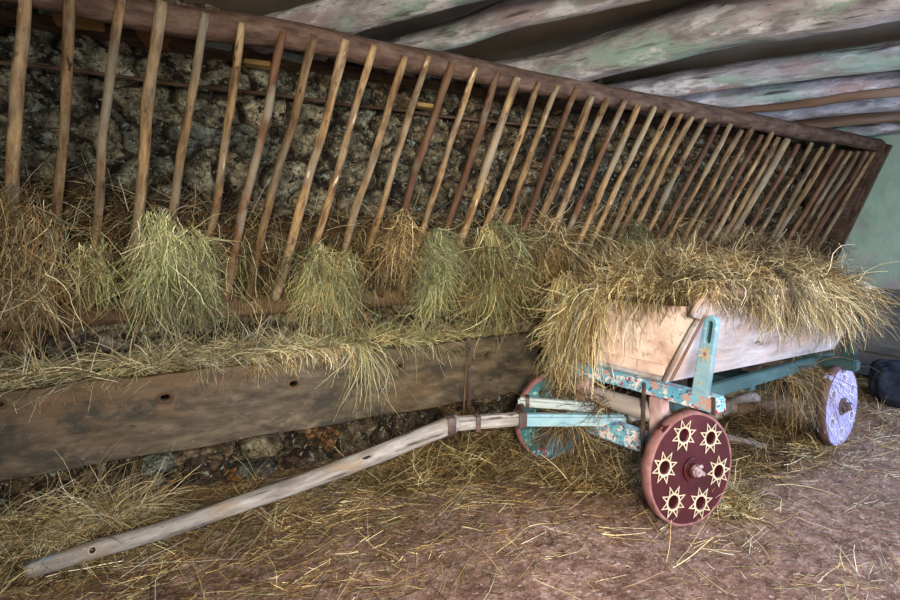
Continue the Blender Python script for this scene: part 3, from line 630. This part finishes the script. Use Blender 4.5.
for s in (-1, 1):
    for xb, m_ in ((-.005, 'blue'), (1.885, 'teal')):
        # stake: tapered board with a rounded top and an oblong slot
        Ls = .42; lp = [(-.038, 0), (.038, 0), (.029, Ls-.03)]+[(.029*math.cos(a), Ls-.03+.029*math.sin(a)) for a in np.linspace(.1, math.pi-.1, 9)]+[(-.029, Ls-.03)]
        slot = [(.018*math.cos(a), Ls-.036+.018*math.sin(a)) for a in np.linspace(0, math.pi, 8)]+[(.018*math.cos(a), Ls-.125+.018*math.sin(a)) for a in np.linspace(math.pi, 2*math.pi, 8)]
        p0 = Vector((xb-.02, YC+s*.50, .70 if xb < 1 else .63)); p1 = Vector((xb-.02, YC+s*.565, 1.11 if xb < 1 else 1.00))
        d = (p1-p0).normalized(); nrm = Vector((-1, 0, 0)); sd = d.cross(nrm)
        mw = Matrix.Translation(p0) @ Matrix((sd, d, nrm)).transposed().to_4x4()
        st = link('stake', shape2d('stake', [lp, slot], .036, .005), M[m_], cart, mw, smooth=False)
        link('slot_back', shape2d('slot_back', [slot], .008), M['slot'], st, Matrix.Translation((0, 0, -.008)), smooth=False)  # dark plate inside the slot, recess shade put into its colour
        if xb < 1:
            st['label'] = 'pale blue stake with an oblong slot'
            # painted flower on its face
            fl_ = []
            for k in range(7):
                a = 2*math.pi*k/7; pm2 = shape2d('petal', [circ(1, 10, 0, 0, .007, .019)], .0015)
                fl_.append((pm2, Matrix.Translation((.019*math.cos(a), .225+.024*math.sin(a), .0192)) @ Matrix.Rotation(a-math.pi/2, 4, 'Z'), 0))
            fl_.append((shape2d('eye', [circ(.009, 12)], .003), Matrix.Translation((0, .225, .0195)), 1))
            link('paint_dot', shape2d('paint_dot', [circ(.008, 10)], .003), M['cream'], st, Matrix.Translation((0, .07, .0192)), smooth=False)
            link('flower_painting', join('flower_painting', fl_), [M['cream'], M['tread']], st, None, smooth=False)
# long reaches under the box
for y in (-.42, .20):
    board('side_rail', (.02, y+.02, .60), (2.15, y+.02, .585), .05, .075, M['teal'], cart, sub=16)
log('reach_pole', (.07, YC, .44), (2.0, YC, .42), .04, .035, M['grey'], cart, rough=.1)
board('cross_bar', (.9, -.42, .55), (.9, .24, .55), .07, .04, M['teal'], cart)

# wheels: solid disc with six star-rimmed holes
WR = .296
def wheel(x, y, face_m, star_m, tread_m, out, rot=0, hub=True, camber=0, steer=None):
    """out = -1: painted face towards -y"""
    W = .062
    hc = [(.665*WR*math.cos(a), .665*WR*math.sin(a)) for a in [rot+math.pi/3*k for k in range(6)]]
    disc = shape2d('disc', [circ(WR-.004, 72)]+[circ(.034, 20, a, b) for a, b in hc], W-.006, .003)
    base = Matrix.Translation((x, y, WR)) @ Matrix.Rotation(R(camber), 4, 'X') @ Matrix.Rotation(R(90), 4, 'X')      # local z -> -y
    if out > 0: base = base @ Matrix.Rotation(R(180), 4, 'X')
    if steer is not None: base = Matrix.Translation((x, y, 0)) @ Matrix.Rotation(R(steer), 4, 'Z') @ Matrix.Translation((-x, -y, 0)) @ base
    wh = link('wheel', disc, face_m, cart, base, smooth=False)
    # tread ring
    n = 96; V = []; prof = [(WR-.012, -W/2-.001), (WR, -W/2+.004), (WR+.001, 0), (WR, W/2-.004), (WR-.012, W/2+.001), (WR-.015, W/2-.004), (WR-.015, -W/2+.004)]
    for i in range(n):
        a = 2*math.pi*i/n; jj = 1+.004*math.sin(5*a)+.003*math.sin(13*a+1)
        for r_, z_ in prof: V.append((r_*jj*math.cos(a), r_*jj*math.sin(a), z_))
    m = len(prof); Fc = [[i*m+j, ((i+1) % n)*m+j, ((i+1) % n)*m+(j+1) % m, i*m+(j+1) % m] for i in range(n) for j in range(m)]
    link('tread', from_np('tread', V, Fc), tread_m, wh)
    # stars: painted zigzag outlines around each hole, both layers one mesh per star
    for q, (a, b) in enumerate(hc):
        def star(ro, ri, ph=0): return [((ro if k % 2 == 0 else ri)*math.cos(ph+math.pi*k/8), (ro if k % 2 == 0 else ri)*math.sin(ph+math.pi*k/8)) for k in range(16)]
        ph = random.uniform(0, .3)
        loops = [star(.088, .046, ph), circ(.036, 20)]
        for k in range(8):
            aa = ph+2*math.pi*k/8; ca, sa = math.cos(aa), math.sin(aa)
            tri = [(.074, 0), (.046, -.0095), (.046, .0095)]
            loops.append([(u*ca-v*sa, u*sa+v*ca) for u, v in tri])
        link('star_painting', shape2d('star_painting', loops, .002), star_m, wh, Matrix.Translation((a, b, W/2+.0005)), smooth=False)
    # hub plate and axle end
    parts = [(shape2d('p', [circ(.062, 32)], .008, .002), Matrix.Translation((0, 0, W/2+.003)), 0), (shape2d('p', [circ(.036, 24)], .03, .004), Matrix.Translation((0, 0, W/2+.012)), 0)]
    hb_ = link('hub', join('hub', parts), M['iron'] if face_m is not M['maroon'] else M['maroon'], wh, smooth=False)
    def tube(r, L): return shape2d('t', [circ(r, 20), circ(r*.55, 14)], L, min(.003, r*.2))
    ax = [(tube(.019, .035), Matrix.Translation((0, 0, W/2+.030)), 0), (tube(.025, .012), Matrix.Translation((0, 0, W/2+.026)), 0),
          (shape2d('pin', [circ(.010, 10)], .085, .002), Matrix.Translation((.006, .006, W/2+.036)) @ Matrix.Rotation(R(90), 4, 'Y') @ Matrix.Rotation(R(35), 4, 'X'), 0),
          (shape2d('nut', [circ(.015, 6)], .016, .002), Matrix.Translation((.012, .028, W/2+.036)) @ Matrix.Rotation(R(70), 4, 'X'), 0)]
    link('axle_end', join('axle_end', ax), M['hubm'] if hub else M['iron'], wh, smooth=False)
    return wh
wheel(.0, -.52, M['maroon'], M['cream'], M['tread'], -1, rot=-.22, steer=-11)['label'] = 'maroon front wheel with cream stars'
wheel(.0, .47, M['tealwheel'], M['bluewhite'], M['tread'], 1, steer=-9)['label'] = 'teal front wheel with rosy tread'
wheel(1.88, -.54, M['lilac'], M['lilacstar'], M['rearsolid'], -1, rot=.5, hub=False, camber=2)['label'] = 'lilac rear wheel with pale stars'
wheel(1.88, .42, M['lilac'], M['lilacstar'], M['rearsolid'], 1, hub=False)
# fork and drawbar (world points, brought into the cart's frame)
def wl(*p): return loc(p)
board('fork_arm', wl(2.42, 2.33, .40), wl(1.80, 2.575, .425), .065, .07, M['blue'], cart, bev=.014, sub=12)
board('fork_arm', wl(2.36, 2.44, .45), wl(1.93, 2.76, .465), .055, .055, M['bluewhite'], cart, bev=.014, sub=12)
board('drawbar_neck', wl(1.83, 2.565, .43), wl(1.34, 2.655, .445), .065, .075, M['pole'], cart, bev=.018, sub=10)
def band(c, d, r, wdt):
    mw, L = frame(c, Vector(c)+Vector(d)*1, 'Z'); me = shape2d('iron_band', [[(x, y) for x, y in ((-r, -r*.9), (-r*.9, -r), (r*.9, -r), (r, -r*.9), (r, r*.9), (r*.9, r), (-r*.9, r), (-r, r*.9))],
                                                                       [(x*.88, y*.88) for x, y in ((-r, -r), (r, -r), (r, r), (-r, r))]], wdt, .002)
    return link('iron_band', me, M['iron'], cart, mw, smooth=False)
dn = (wl(1.34, 2.655, .445)-wl(1.83, 2.565, .43)).normalized()
for px_, t in ((0, .02), (1, .30), (2, .46)):
    c = wl(1.83, 2.565, .43)+dn*t; band(c, dn, .044, .05 if px_ != 1 else .028)
da = (wl(1.93, 2.76, .465)-wl(2.36, 2.44, .45)).normalized(); band(wl(1.93, 2.76, .465)-da*.06, da, .035, .025)
log('fork_link', wl(1.93, 2.72, .45), wl(1.80, 2.57, .44), .018, .018, M['iron'], cart, n=8)
# drawbar pole as a gently bowed beam
p0 = wl(1.43, 2.64, .455); p1 = wl(-.60, 2.90, .042)
mw, L = frame(p0, p1)
me = log_mesh('drawbar_pole', L, .047, .036, 'X', rough=.05, wob=.007, n=24, sq=.06, segs=70)
for v in me.vertices: v.co.z -= .035*math.sin(math.pi*min(1, max(0, v.co.x/L)))
pole = link('drawbar_pole', me, M['pole'], cart, mw)
# peg hole near the tip, a slot at the middle
hm = shape2d('peg_hole', [circ(.019, 18)], .004, .001)
hc_ = wl(*at_z(94, 550, .115)); 
def pole_surf(px, py, rad):
    """point on the pole's camera side, from its own axis"""
    best = None
    A = CM @ p0; B = CM @ p1; d = ray(px, py)
    for k in range(400):
        t = k/399; P_ = A.lerp(B, t); P_.z -= .035*math.sin(math.pi*t)
        w_ = P_-Vector((0, 0, H)); dist = (w_-d*(w_.dot(d)/d.dot(d))).length
        if best is None or dist < best[0]: best = (dist, P_.copy(), t)
    return best[1], best[2]
for nm_, px, py, sc_ in (('peg_hole', 96, 550, (1, 1)), ('peg_slot', 365, 455, (1.9, .6))):
    Pc, t = pole_surf(px, py, 0); rad = (.047+(.036-.047)*t)*1.03
    to = (Vector((0, 0, H))-Pc).normalized(); Pd = (CM @ p1-CM @ p0).normalized(); to = (to-Pd*to.dot(Pd)).normalized()
    c = loc(Pc+to*rad); z_ = (CMI.to_3x3() @ to); x_ = (CMI.to_3x3() @ Pd); y_ = z_.cross(x_)
    rim = [(shape2d('r', [circ(.019, 20, 0, 0, *sc_), circ(.0135, 20, 0, 0, *sc_)], .004, .001), Matrix.Identity(4), 0), (shape2d('h', [circ(.0135, 20, 0, 0, *sc_)], .002), Matrix.Identity(4), 1)]  # hole not cut: its shade is a dark disc laid on the pole
    link(nm_, join(nm_, rim), [M['pole'], M['dark']], pole, (mw.inverted() @ (Matrix.Translation(c) @ Matrix((x_, y_, z_)).transposed().to_4x4())), smooth=False)

# hay load, in the cart's frame
HXC, HXR, HYR = 1.02, 1.07, .54
def load_top(x): return np.interp(x, [-.15, .1, .5, 1.0, 1.5, 2.0, 2.5], [.13, .17, .23, .30, .33, .29, .16])
def load_h(P, nz=True):
    a = np.abs((P[:, 0]-HXC)/HXR); b = np.abs((P[:, 1]-YC)/HYR); m = a**5+b**2.6
    z = 1.155-.03*P[:, 0]+load_top(P[:, 0])*np.sqrt(np.clip(1-m, 0, 1))
    if nz: z = z+fbm(np.stack([P[:, 0]*3, P[:, 1]*3.5, P[:, 0]*0], 1), 4, 91)*.045*np.clip((1-m)*3, 0, 1)
    return np.where(m < 1.0, z, -1), m
def lcoll(P): return load_h(P)[0]+.004
def ldrop(P): return load_h(P, False)[1] > 1.02      # past the rim a stalk hangs
na, nb = 230, 34; A_, Bt = np.meshgrid(np.linspace(0, 2*np.pi, na, endpoint=False), np.linspace(0, 1, nb), indexing='ij')
rr_ = np.sin(Bt*np.pi/2)
ca, sa = np.cos(A_), np.sin(A_); rad = (np.abs(ca)**5+np.abs(sa)**2.6)**(-1/3.4)
rad = np.minimum(rad, 1.25)
# solve radius so that m==rr^k
lo = np.zeros_like(ca); hi = np.full_like(ca, 1.6)
for _ in range(30):
    md = (lo+hi)/2; m_ = np.abs(md*ca)**5+np.abs(md*sa)**2.6; lo = np.where(m_ < 1, md, lo); hi = np.where(m_ < 1, hi, md)
XX = HXC+HXR*lo*rr_*ca; YY = YC+HYR*lo*rr_*sa
PP = np.stack([XX.ravel(), YY.ravel(), XX.ravel()*0], 1); z_, m_ = load_h(PP*np.array([.999, 1, 1])+np.array([.0, 0, 0]))
z_ = np.where(z_ < 0, 1.155-.03*PP[:, 0], z_); PP[:, 2] = z_-.012
# underside lip curls in
LV = PP.reshape(na, nb, 3); lip = LV[:, -1:, :].copy(); lip[..., 0] = HXC+(lip[..., 0]-HXC)*.93; lip[..., 1] = YC+(lip[..., 1]-YC)*.84; lip[..., 2] = 1.13
LV = np.concatenate([LV, lip], 1); Vl = LV.reshape(-1, 3)
i = np.arange(na)[:, None]; j = np.arange(nb)[None, :]; i2 = (i+1) % na; w_ = nb+1
Fl = np.stack([i*w_+j, i*w_+j+1, i2*w_+j+1, i2*w_+j], -1).reshape(-1, 4)[:, ::-1]
def on_load(n, xlo=-.2, xhi=2.6):
    out = []
    while sum(map(len, out)) < n:
        P = np.stack([U(xlo, xhi, n), U(-.8, .6, n), np.zeros(n)], 1); z, m = load_h(P); k = z > 0; P[:, 2] = z+RNG.uniform(-.012, .015, n); out.append(P[k & (m < .93)])
    return np.concatenate(out)[:n]
def rim_pts(n, a0, a1, inset=.9):
    """points on the edge of the load; angle 0=rear, pi=front, -pi/2 = near side"""
    a = U(a0, a1, n); c, s = np.cos(a), np.sin(a); lo = np.zeros(n); hi = np.full(n, 1.6)
    for _ in range(25):
        md = (lo+hi)/2; m = np.abs(md*c)**5+np.abs(md*s)**2.6; lo = np.where(m < 1, md, lo); hi = np.where(m < 1, hi, md)
    k = lo*U(inset, .995, n); P = np.stack([HXC+HXR*k*c, YC+HYR*k*s, np.zeros(n)], 1); z, m = load_h(P); P[:, 2] = z+U(-.02, .02, n)
    out = np.stack([c*.25, s*.42, np.zeros(n)], 1); out[:, 0] = np.where(np.abs(P[:, 0]-HXC) > HXR*.85, np.sign(c)*.45, out[:, 0])
    return P, out
S = []
P = on_load(13000); S.append(strands(P, dirs(len(P), 1, 1, .10, (0, 0, .02)), U(.06, .22, len(P)), g=.22, curl=.34, K=7, pal=BROWN+BROWN+GOLD, collide=lcoll, drop=ldrop, bright=(.5, 1.0), w=.0019, lock=.3, patch=.8))
P = on_load(5500); S.append(strands(P, dirs(len(P), .9, .9, .25, (0, -.2, .10)), U(.10, .30, len(P)), g=.28, curl=.32, K=8, pal=GOLD+GOLD+PALE[:2], collide=lcoll, drop=ldrop, bright=(.6, 1.05), w=.0020, lock=.4, patch=.65))
P = on_load(3500, -.2, .5); S.append(strands(P, dirs(len(P), 1, 1, .2, (-.2, 0, .1)), U(.08, .24, len(P)), g=.2, curl=.3, K=7, pal=GOLD+PALE[:2], collide=lcoll, drop=ldrop, bright=(.75, 1.2), w=.0022))
# dark hollows: bunches of brown; fringe near side growing toward the rear
def fringe(n, a0, a1, l0, l1, pal=GOLD+PALE, g=.40, out=.6, inset=.9, br=(.6, 1.15), curl=.24, w=.0020):
    P, o = rim_pts(n, a0, a1, inset); D = o*out+dirs(n, .35, .35, .3, (0, 0, -.45)); S.append(strands(P, D, U(l0, l1, n), g=g, curl=curl, K=9, pal=pal, bright=br, w=w, drop=ldrop))
PI = math.pi
fringe(1400, -PI+.25, -.10, .08, .24, GOLD+BROWN[:3])
fringe(1100, -1.9, -.10, .16, .40)
fringe(420, -1.3, -.10, .3, .5, GOLD+BROWN+PALE)
fringe(400, -PI+.0, -PI+.5, .04, .11, GOLD+PALE)
fringe(1500, PI-.45, PI+.40, .04, .12, GOLD+GOLD+PALE, out=1.1)
fringe(160, PI-.3, PI+.35, .25, .50, PALE+GOLD, g=.5)
fringe(1000, -.7, .7, .08, .26, GOLD+BROWN, out=.2)
fringe(1400, PI*.5, PI-.3, .1, .3, GOLD+BROWN)
# stalks lying over the top edges of the front and the near side panel
n = 1500; P = np.stack([U(-.02, .10, n), YC+U(-.56, .50, n), U(1.21, 1.30, n)], 1)
S.append(strands(P, dirs(n, .2, .6, .3, (-.2, 0, -.3)), U(.05, .13, n), g=.3, curl=.22, K=7, pal=GOLD+PALE[:2]+BROWN[:1], w=.0020))
n = 2600; xx = U(-.02, 2.02, n); P = np.stack([xx, YC-.53+U(-.03, .05, n), 1.24-.035*xx+U(-.03, .06, n)], 1)
S.append(strands(P, dirs(n, .4, .15, .4, (0, -.12, -.6)), U(.3, 1, n)*np.interp(xx, [0, .5, .9, 2.2], [.14, .24, .42, .52]), g=.25, curl=.22, K=9, pal=GOLD+PALE[:2]+BROWN[:2], w=.0020, patch=.6))
# heavy drape over the front left corner
n = 1400; P = np.stack([U(-.10, .12, n), YC+U(.24, .50, n), U(.80, 1.26, n)], 1)
S.append(strands(P, dirs(n, .3, .3, .4, (-.05, 0, -.7)), U(.10, .40, n), g=.2, curl=.24, K=9, pal=GOLD+PALE[:2]+GREEN[:2], bright=(.7, 1.2), w=.0023))
n = 420; P = np.stack([U(-.12, .0, n), YC+U(.36, .48, n), U(.62, 1.0, n)], 1)
S.append(strands(P, dirs(n, .3, .3, .3, (-.05, .0, -.7)), U(.12, .38, n), g=.2, curl=.22, K=8, pal=GOLD+PALE[:2], bright=(.7, 1.2), w=.0023))
n = 160; P = np.stack([U(-.06, .0, n), YC+U(.10, .2, n), U(1.0, 1.2, n)], 1)
S.append(strands(P, dirs(n, .25, .3, .2, (-.2, 0, 0)), U(.25, .55, n), g=.6, curl=.1, K=9, pal=PALE+GOLD, w=.0022))
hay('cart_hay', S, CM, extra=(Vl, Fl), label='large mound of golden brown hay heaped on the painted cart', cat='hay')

# hay caught in the front axle and hanging below
S = []
n = 380; P = np.stack([U(-.20, -.05, n), U(.06, .40, n), U(.34, .42, n)], 1)
S.append(strands(P, dirs(n, .3, .4, .3, (-.1, 0, -.6)), U(.15, .38, n), g=.2, curl=.24, K=8, pal=GOLD+BROWN, bright=(.7, 1.1), collide=fcoll))
n = 300; P = np.stack([U(-.10, .02, n), U(-.05, .36, n), U(.46, .54, n)], 1)
S.append(strands(P, dirs(n, .8, 1, .5), U(.08, .24, n), g=.1, curl=.25, K=6, pal=BROWN+GOLD[:2], bright=(.6, 1)))
hay('axle_hay', S, CM, label='tangled straw hanging from the front axle beside the maroon wheel', cat='hay')
S = []
n = 260; P = np.stack([U(1.35, 1.75, n), U(-.5, -.25, n), U(.5, .62, n)], 1)
S.append(strands(P, dirs(n, .5, .6, .3, (0, -.2, 0)), U(.25, .6, n), g=.34, curl=.2, K=9, pal=GOLD+BROWN, bright=(.6, 1.1), collide=fcoll))
hay('chassis_hay', S, CM, label='wisps of hay hanging under the cart beside the lilac rear wheel', cat='hay')

# ------------------------------------------------------------------ heaps and loose straw on the floor
def heap(name, cx, cy, rx, ry, h, n, pal, lab, ln=(.1, .3), bright=(.7, 1.2), rot=0, seed=0, lift=.25):
    na_, nb_ = 60, 14; A, Bq = np.meshgrid(np.linspace(0, 2*np.pi, na_, endpoint=False), np.linspace(0, 1, nb_), indexing='ij')
    def hh(x, y):
        u = (x-cx)/rx; v = (y-cy)/ry; m = u*u+v*v; q = np.stack([x, y, x*0], 1)
        return h*np.clip(1-m, 0, 1)**.9*(1+.5*fbm(q*5, 3, seed))
    x = cx+rx*Bq*np.cos(A); y = cy+ry*Bq*np.sin(A)
    V = np.stack([x.ravel(), y.ravel(), hh(x.ravel(), y.ravel())*.85-.004], 1)
    ii = np.arange(na_)[:, None]; jj = np.arange(nb_-1)[None, :]; i2 = (ii+1) % na_
    Fh = np.stack([ii*nb_+jj, ii*nb_+jj+1, i2*nb_+jj+1, i2*nb_+jj], -1).reshape(-1, 4)[:, ::-1]
    r_ = np.sqrt(U(0, 1.15, n)); a = U(0, 2*np.pi, n); xx = cx+rx*r_*np.cos(a); yy = cy+ry*r_*np.sin(a)
    P = np.stack([xx, yy, np.maximum(hh(xx, yy), .004)+U(0, .015, n)], 1)
    cf = lambda Q: np.maximum(hh(Q[:, 0], Q[:, 1]), .004)
    S = [strands(P, dirs(n, 1, 1, lift, (0, 0, lift*.6)), U(ln[0], ln[1], n), g=.16, curl=.20, K=6, pal=pal, collide=cf, bright=bright, w=.0022)]
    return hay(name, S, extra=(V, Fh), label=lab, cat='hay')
p = at_z(60, 545, .05)
heap('hay_heap', p.x-.04, p.y+.10, .44, .20, .15, 2200, GOLD+PALE, 'pale hay heap on the floor behind the tip of the drawbar', (.15, .40))
p = at_z(10, 565, .02)
p = at_z(745, 505, .03)
heap('hay_heap', p.x, p.y+.1, .20, .16, .07, 700, PALE+GOLD+BROWN[:2], 'small straw heap on the floor right of the maroon wheel', (.08, .22), (.7, 1.2), seed=5)
p = at_z(610, 470, .03)
heap('hay_heap', p.x+.1, p.y+.15, .55, .36, .03, 1900, BROWN+BROWN+GOLD, 'trampled brown straw heap below the front axle', (.1, .28), (.6, 1.05), seed=9)
heap('hay_heap', 3.6, 2.5, .9, .5, .03, 2600, BROWN+GOLD[:2], 'brown straw litter bed beneath the cart between its wheels', (.1, .3), (.55, 1.0), seed=12)
p = at_z(520, 445, .03)
heap('hay_heap', 1.7, 3.05, .75, .28, .03, 1300, GREEN[:2]+GOLD+BROWN+BROWN, 'low greenish straw strip on the floor below the trough end', (.1, .28), (.55, 1.0), seed=15)

def scatter(name, pts_z, lab, spec, extra=None):
    S = []
    for (n, pal, l0, l1, w_, br, dens) in spec:
        P = []
        while sum(map(len, P)) < n:
            x = U(-1.8, 6.8, n*2); y = U(1.0, 3.5, n*2); k = U(0, 1, n*2) < dens(x, y); P.append(np.stack([x, y, x*0+.006+U(0, .008, n*2)], 1)[k])
        P = np.concatenate(P)[:n]
        D = dirs(n, 1, 1, .05); f_ = U(0, 1, n) < .45; D[f_] = dirs(int(f_.sum()), .35, .35, .04, (.95, -.15, 0))
        S.append(strands(P, D, U(l0, l1, n), g=.02, curl=.09, K=5, pal=pal, collide=fcoll, bright=br, w=w_))
    return hay(name, S, label=lab, cat='straw')
dw = lambda x, y: np.clip((y-1.6)/1.6, .08, 1)*np.where(x > 3.3, .8, 1)
dr_ = lambda x, y: (x > 2.2)*(y < 2.6)*(.4+.6*(vnoise(np.stack([x*2, y*2, x*0], 1), 3) > 0))
da_ = lambda x, y: np.clip((y-1.0)/2.2, .15, 1)
dn_ = lambda x, y: np.clip((y-2.0)/1.0, .0, 1)**1.5
scatter('loose_straw', 0, 'loose straw scattered over the whole earth floor',
        [(15000, BROWN+GOLD[:3], .02, .09, .0016, (.6, 1.15), dw), (6000, BROWN+GOLD, .07, .24, .0019, (.55, 1.1), dw), (2000, PALE+GOLD, .12, .34, .0018, (.75, 1.1), da_),
         (7000, BROWN+GOLD[:3]+GREEN[:1], .06, .22, .0020, (.5, 1.0), dn_), (1300, PALE+[(.80, .76, .66)], .04, .20, .0015, (.7, 1.0), dr_), (2500, PALE+BROWN, .01, .05, .0014, (.7, 1.0), dr_), (7000, BROWN+PALE, .015, .05, .0015, (.8, 1.2), da_)])

# ------------------------------------------------------------------ other things
# grey boarded chest by the green wall
p = at_x(885, 291, 6.6)
ch = empty('wooden_chest', (6.85, 2.6, 0)); tag(ch, 'large dull grey wooden chest against the green end wall', 'chest'); KO = (6.85, 2.6, 0)
x0 = 6.58; yA, yB = 1.2, 3.55
for k, (z0, z1) in enumerate(((.04, .34), (.35, .62), (.63, .86))):
    board('side_board', (x0, yA, (z0+z1)/2), (x0, yB, (z0+z1)/2), .04, z1-z0, M['chest'], ch, off=KO, sub=10)
board('lid', (6.87, yA-.03, .92), (6.87, yB+.03, .92), .64, .05, M['chest'], ch, off=KO, sub=10)
board('rim_batten', (x0-.03, yA, .86), (x0-.03, yB, .86), .03, .06, M['chest'], ch, off=KO)
board('rim_batten', (x0-.03, yA, .34), (x0-.03, yB, .34), .03, .07, M['chest'], ch, off=KO)
for y in (yA, yB): board('end_board', (x0, y, .45), (7.15, y, .45), .03, .84, M['chest'], ch, off=KO)
board('back_board', (7.15, yA, .45), (7.15, yB, .45), .03, .84, M['chest'], ch, off=KO)
# dark blue sack on the floor
def sack(name, c, r, mat, seed, rot=0):
    bm = bmesh.new(); bmesh.ops.create_icosphere(bm, subdivisions=5, radius=1)
    P = np.array([v.co for v in bm.verts]); Fc = np.array([[v.index for v in f.verts] for f in bm.faces]); bm.free()
    n = fbm(P*1.6+seed, 4, seed, .6); wr = np.abs(fbm(P*np.array([3, 3, 1.2])+seed+5, 3, seed+2))
    P2 = np.sign(P)*np.abs(P)**.75; V = P2*(1+.10*n-.07*wr)[:, None]*np.array(r); V[:, 2] = np.maximum(V[:, 2], -r[2]*.8)
    V = V+np.array(c); V[:, 2] -= V[:, 2].min(); return link(name, from_np(name, V, Fc), mat)
p = at_z(893, 410, .0)
tag(sack('cloth_sack', (p.x+.25, p.y-.02, .2), (.22, .30, .22), M['navy'], 4), 'dark blue cloth sack on the floor in front of the grey chest', 'sack')
# timber lying on the floor
a = at_z(728, 438, .04); b = at_z(766, 448, .03)
tag(board('plank_offcut', a-(b-a)*.8, b, .07, .035, M['grey']), 'small grey plank offcut on the floor right of the maroon wheel', 'plank')
a = at_z(745, 425, .10); b = at_z(815, 408, .12)
tag(log('firewood_log', (a.x+.1, a.y+.35, .06), (b.x, b.y+.5, .07), .06, .055, M['grey'], rough=.15, crack=3), 'short rough log lying on the straw beneath the cart', 'log')
a = at_z(770, 412, .05)
tag(log('firewood_log', (a.x-.2, a.y+.15, .055), (a.x+.35, a.y+.05, .05), .05, .05, M['logbrown'], rough=.15), 'brown split log beneath the cart left of the lilac wheel', 'log')
# stick leaning below the trough
p = at_y(465, 400, 3.36)
tag(log('thin_stick', (p.x-.06, 3.30, .02), (p.x+.02, 3.37, .62), .010, .009, M['lowrail'], axis='Z', n=8), 'thin upright stick leaning on the trough behind the drawbar joint', 'stick')

# ------------------------------------------------------------------ light
wd = bpy.data.worlds.new('world'); SC.world = wd; wd.use_nodes = True
bg = wd.node_tree.nodes['Background']; bg.inputs[0].default_value = (.80, .88, 1.0, 1); bg.inputs[1].default_value = .13
def area(name, loc_, tgt, sx_, sy_, power, col, spread=180):
    l = bpy.data.lights.new(name, 'AREA'); l.shape = 'RECTANGLE'; l.size = sx_; l.size_y = sy_; l.energy = power; l.color = col; l.spread = R(spread)
    o = bpy.data.objects.new(name, l); COL.objects.link(o); o.location = loc_
    o.rotation_euler = (Vector(tgt)-Vector(loc_)).to_track_quat('-Z', 'Y').to_euler(); return o
area('doorway_daylight', (5.0, -1.4, 1.9), (4.2, 2.0, .3), 1.3, 1.4, 140, (.60, .73, 1.0), 130)
area('window_daylight', (-.4, -1.3, 1.9), (1.9, 2.6, .5), .7, .7, 92, (1.0, .90, .74), 100)
area('front_fill_light', (2.2, -1.8, 1.5), (2.5, 3.0, .7), 1.2, .8, 26, (1.0, .95, .92), 110)  # added unseen fill lamp behind the camera
SC.view_settings.view_transform = 'Standard'; SC.view_settings.look = 'None'; SC.view_settings.exposure = .22; SC.view_settings.gamma = 1
SC.view_settings.use_curve_mapping = False
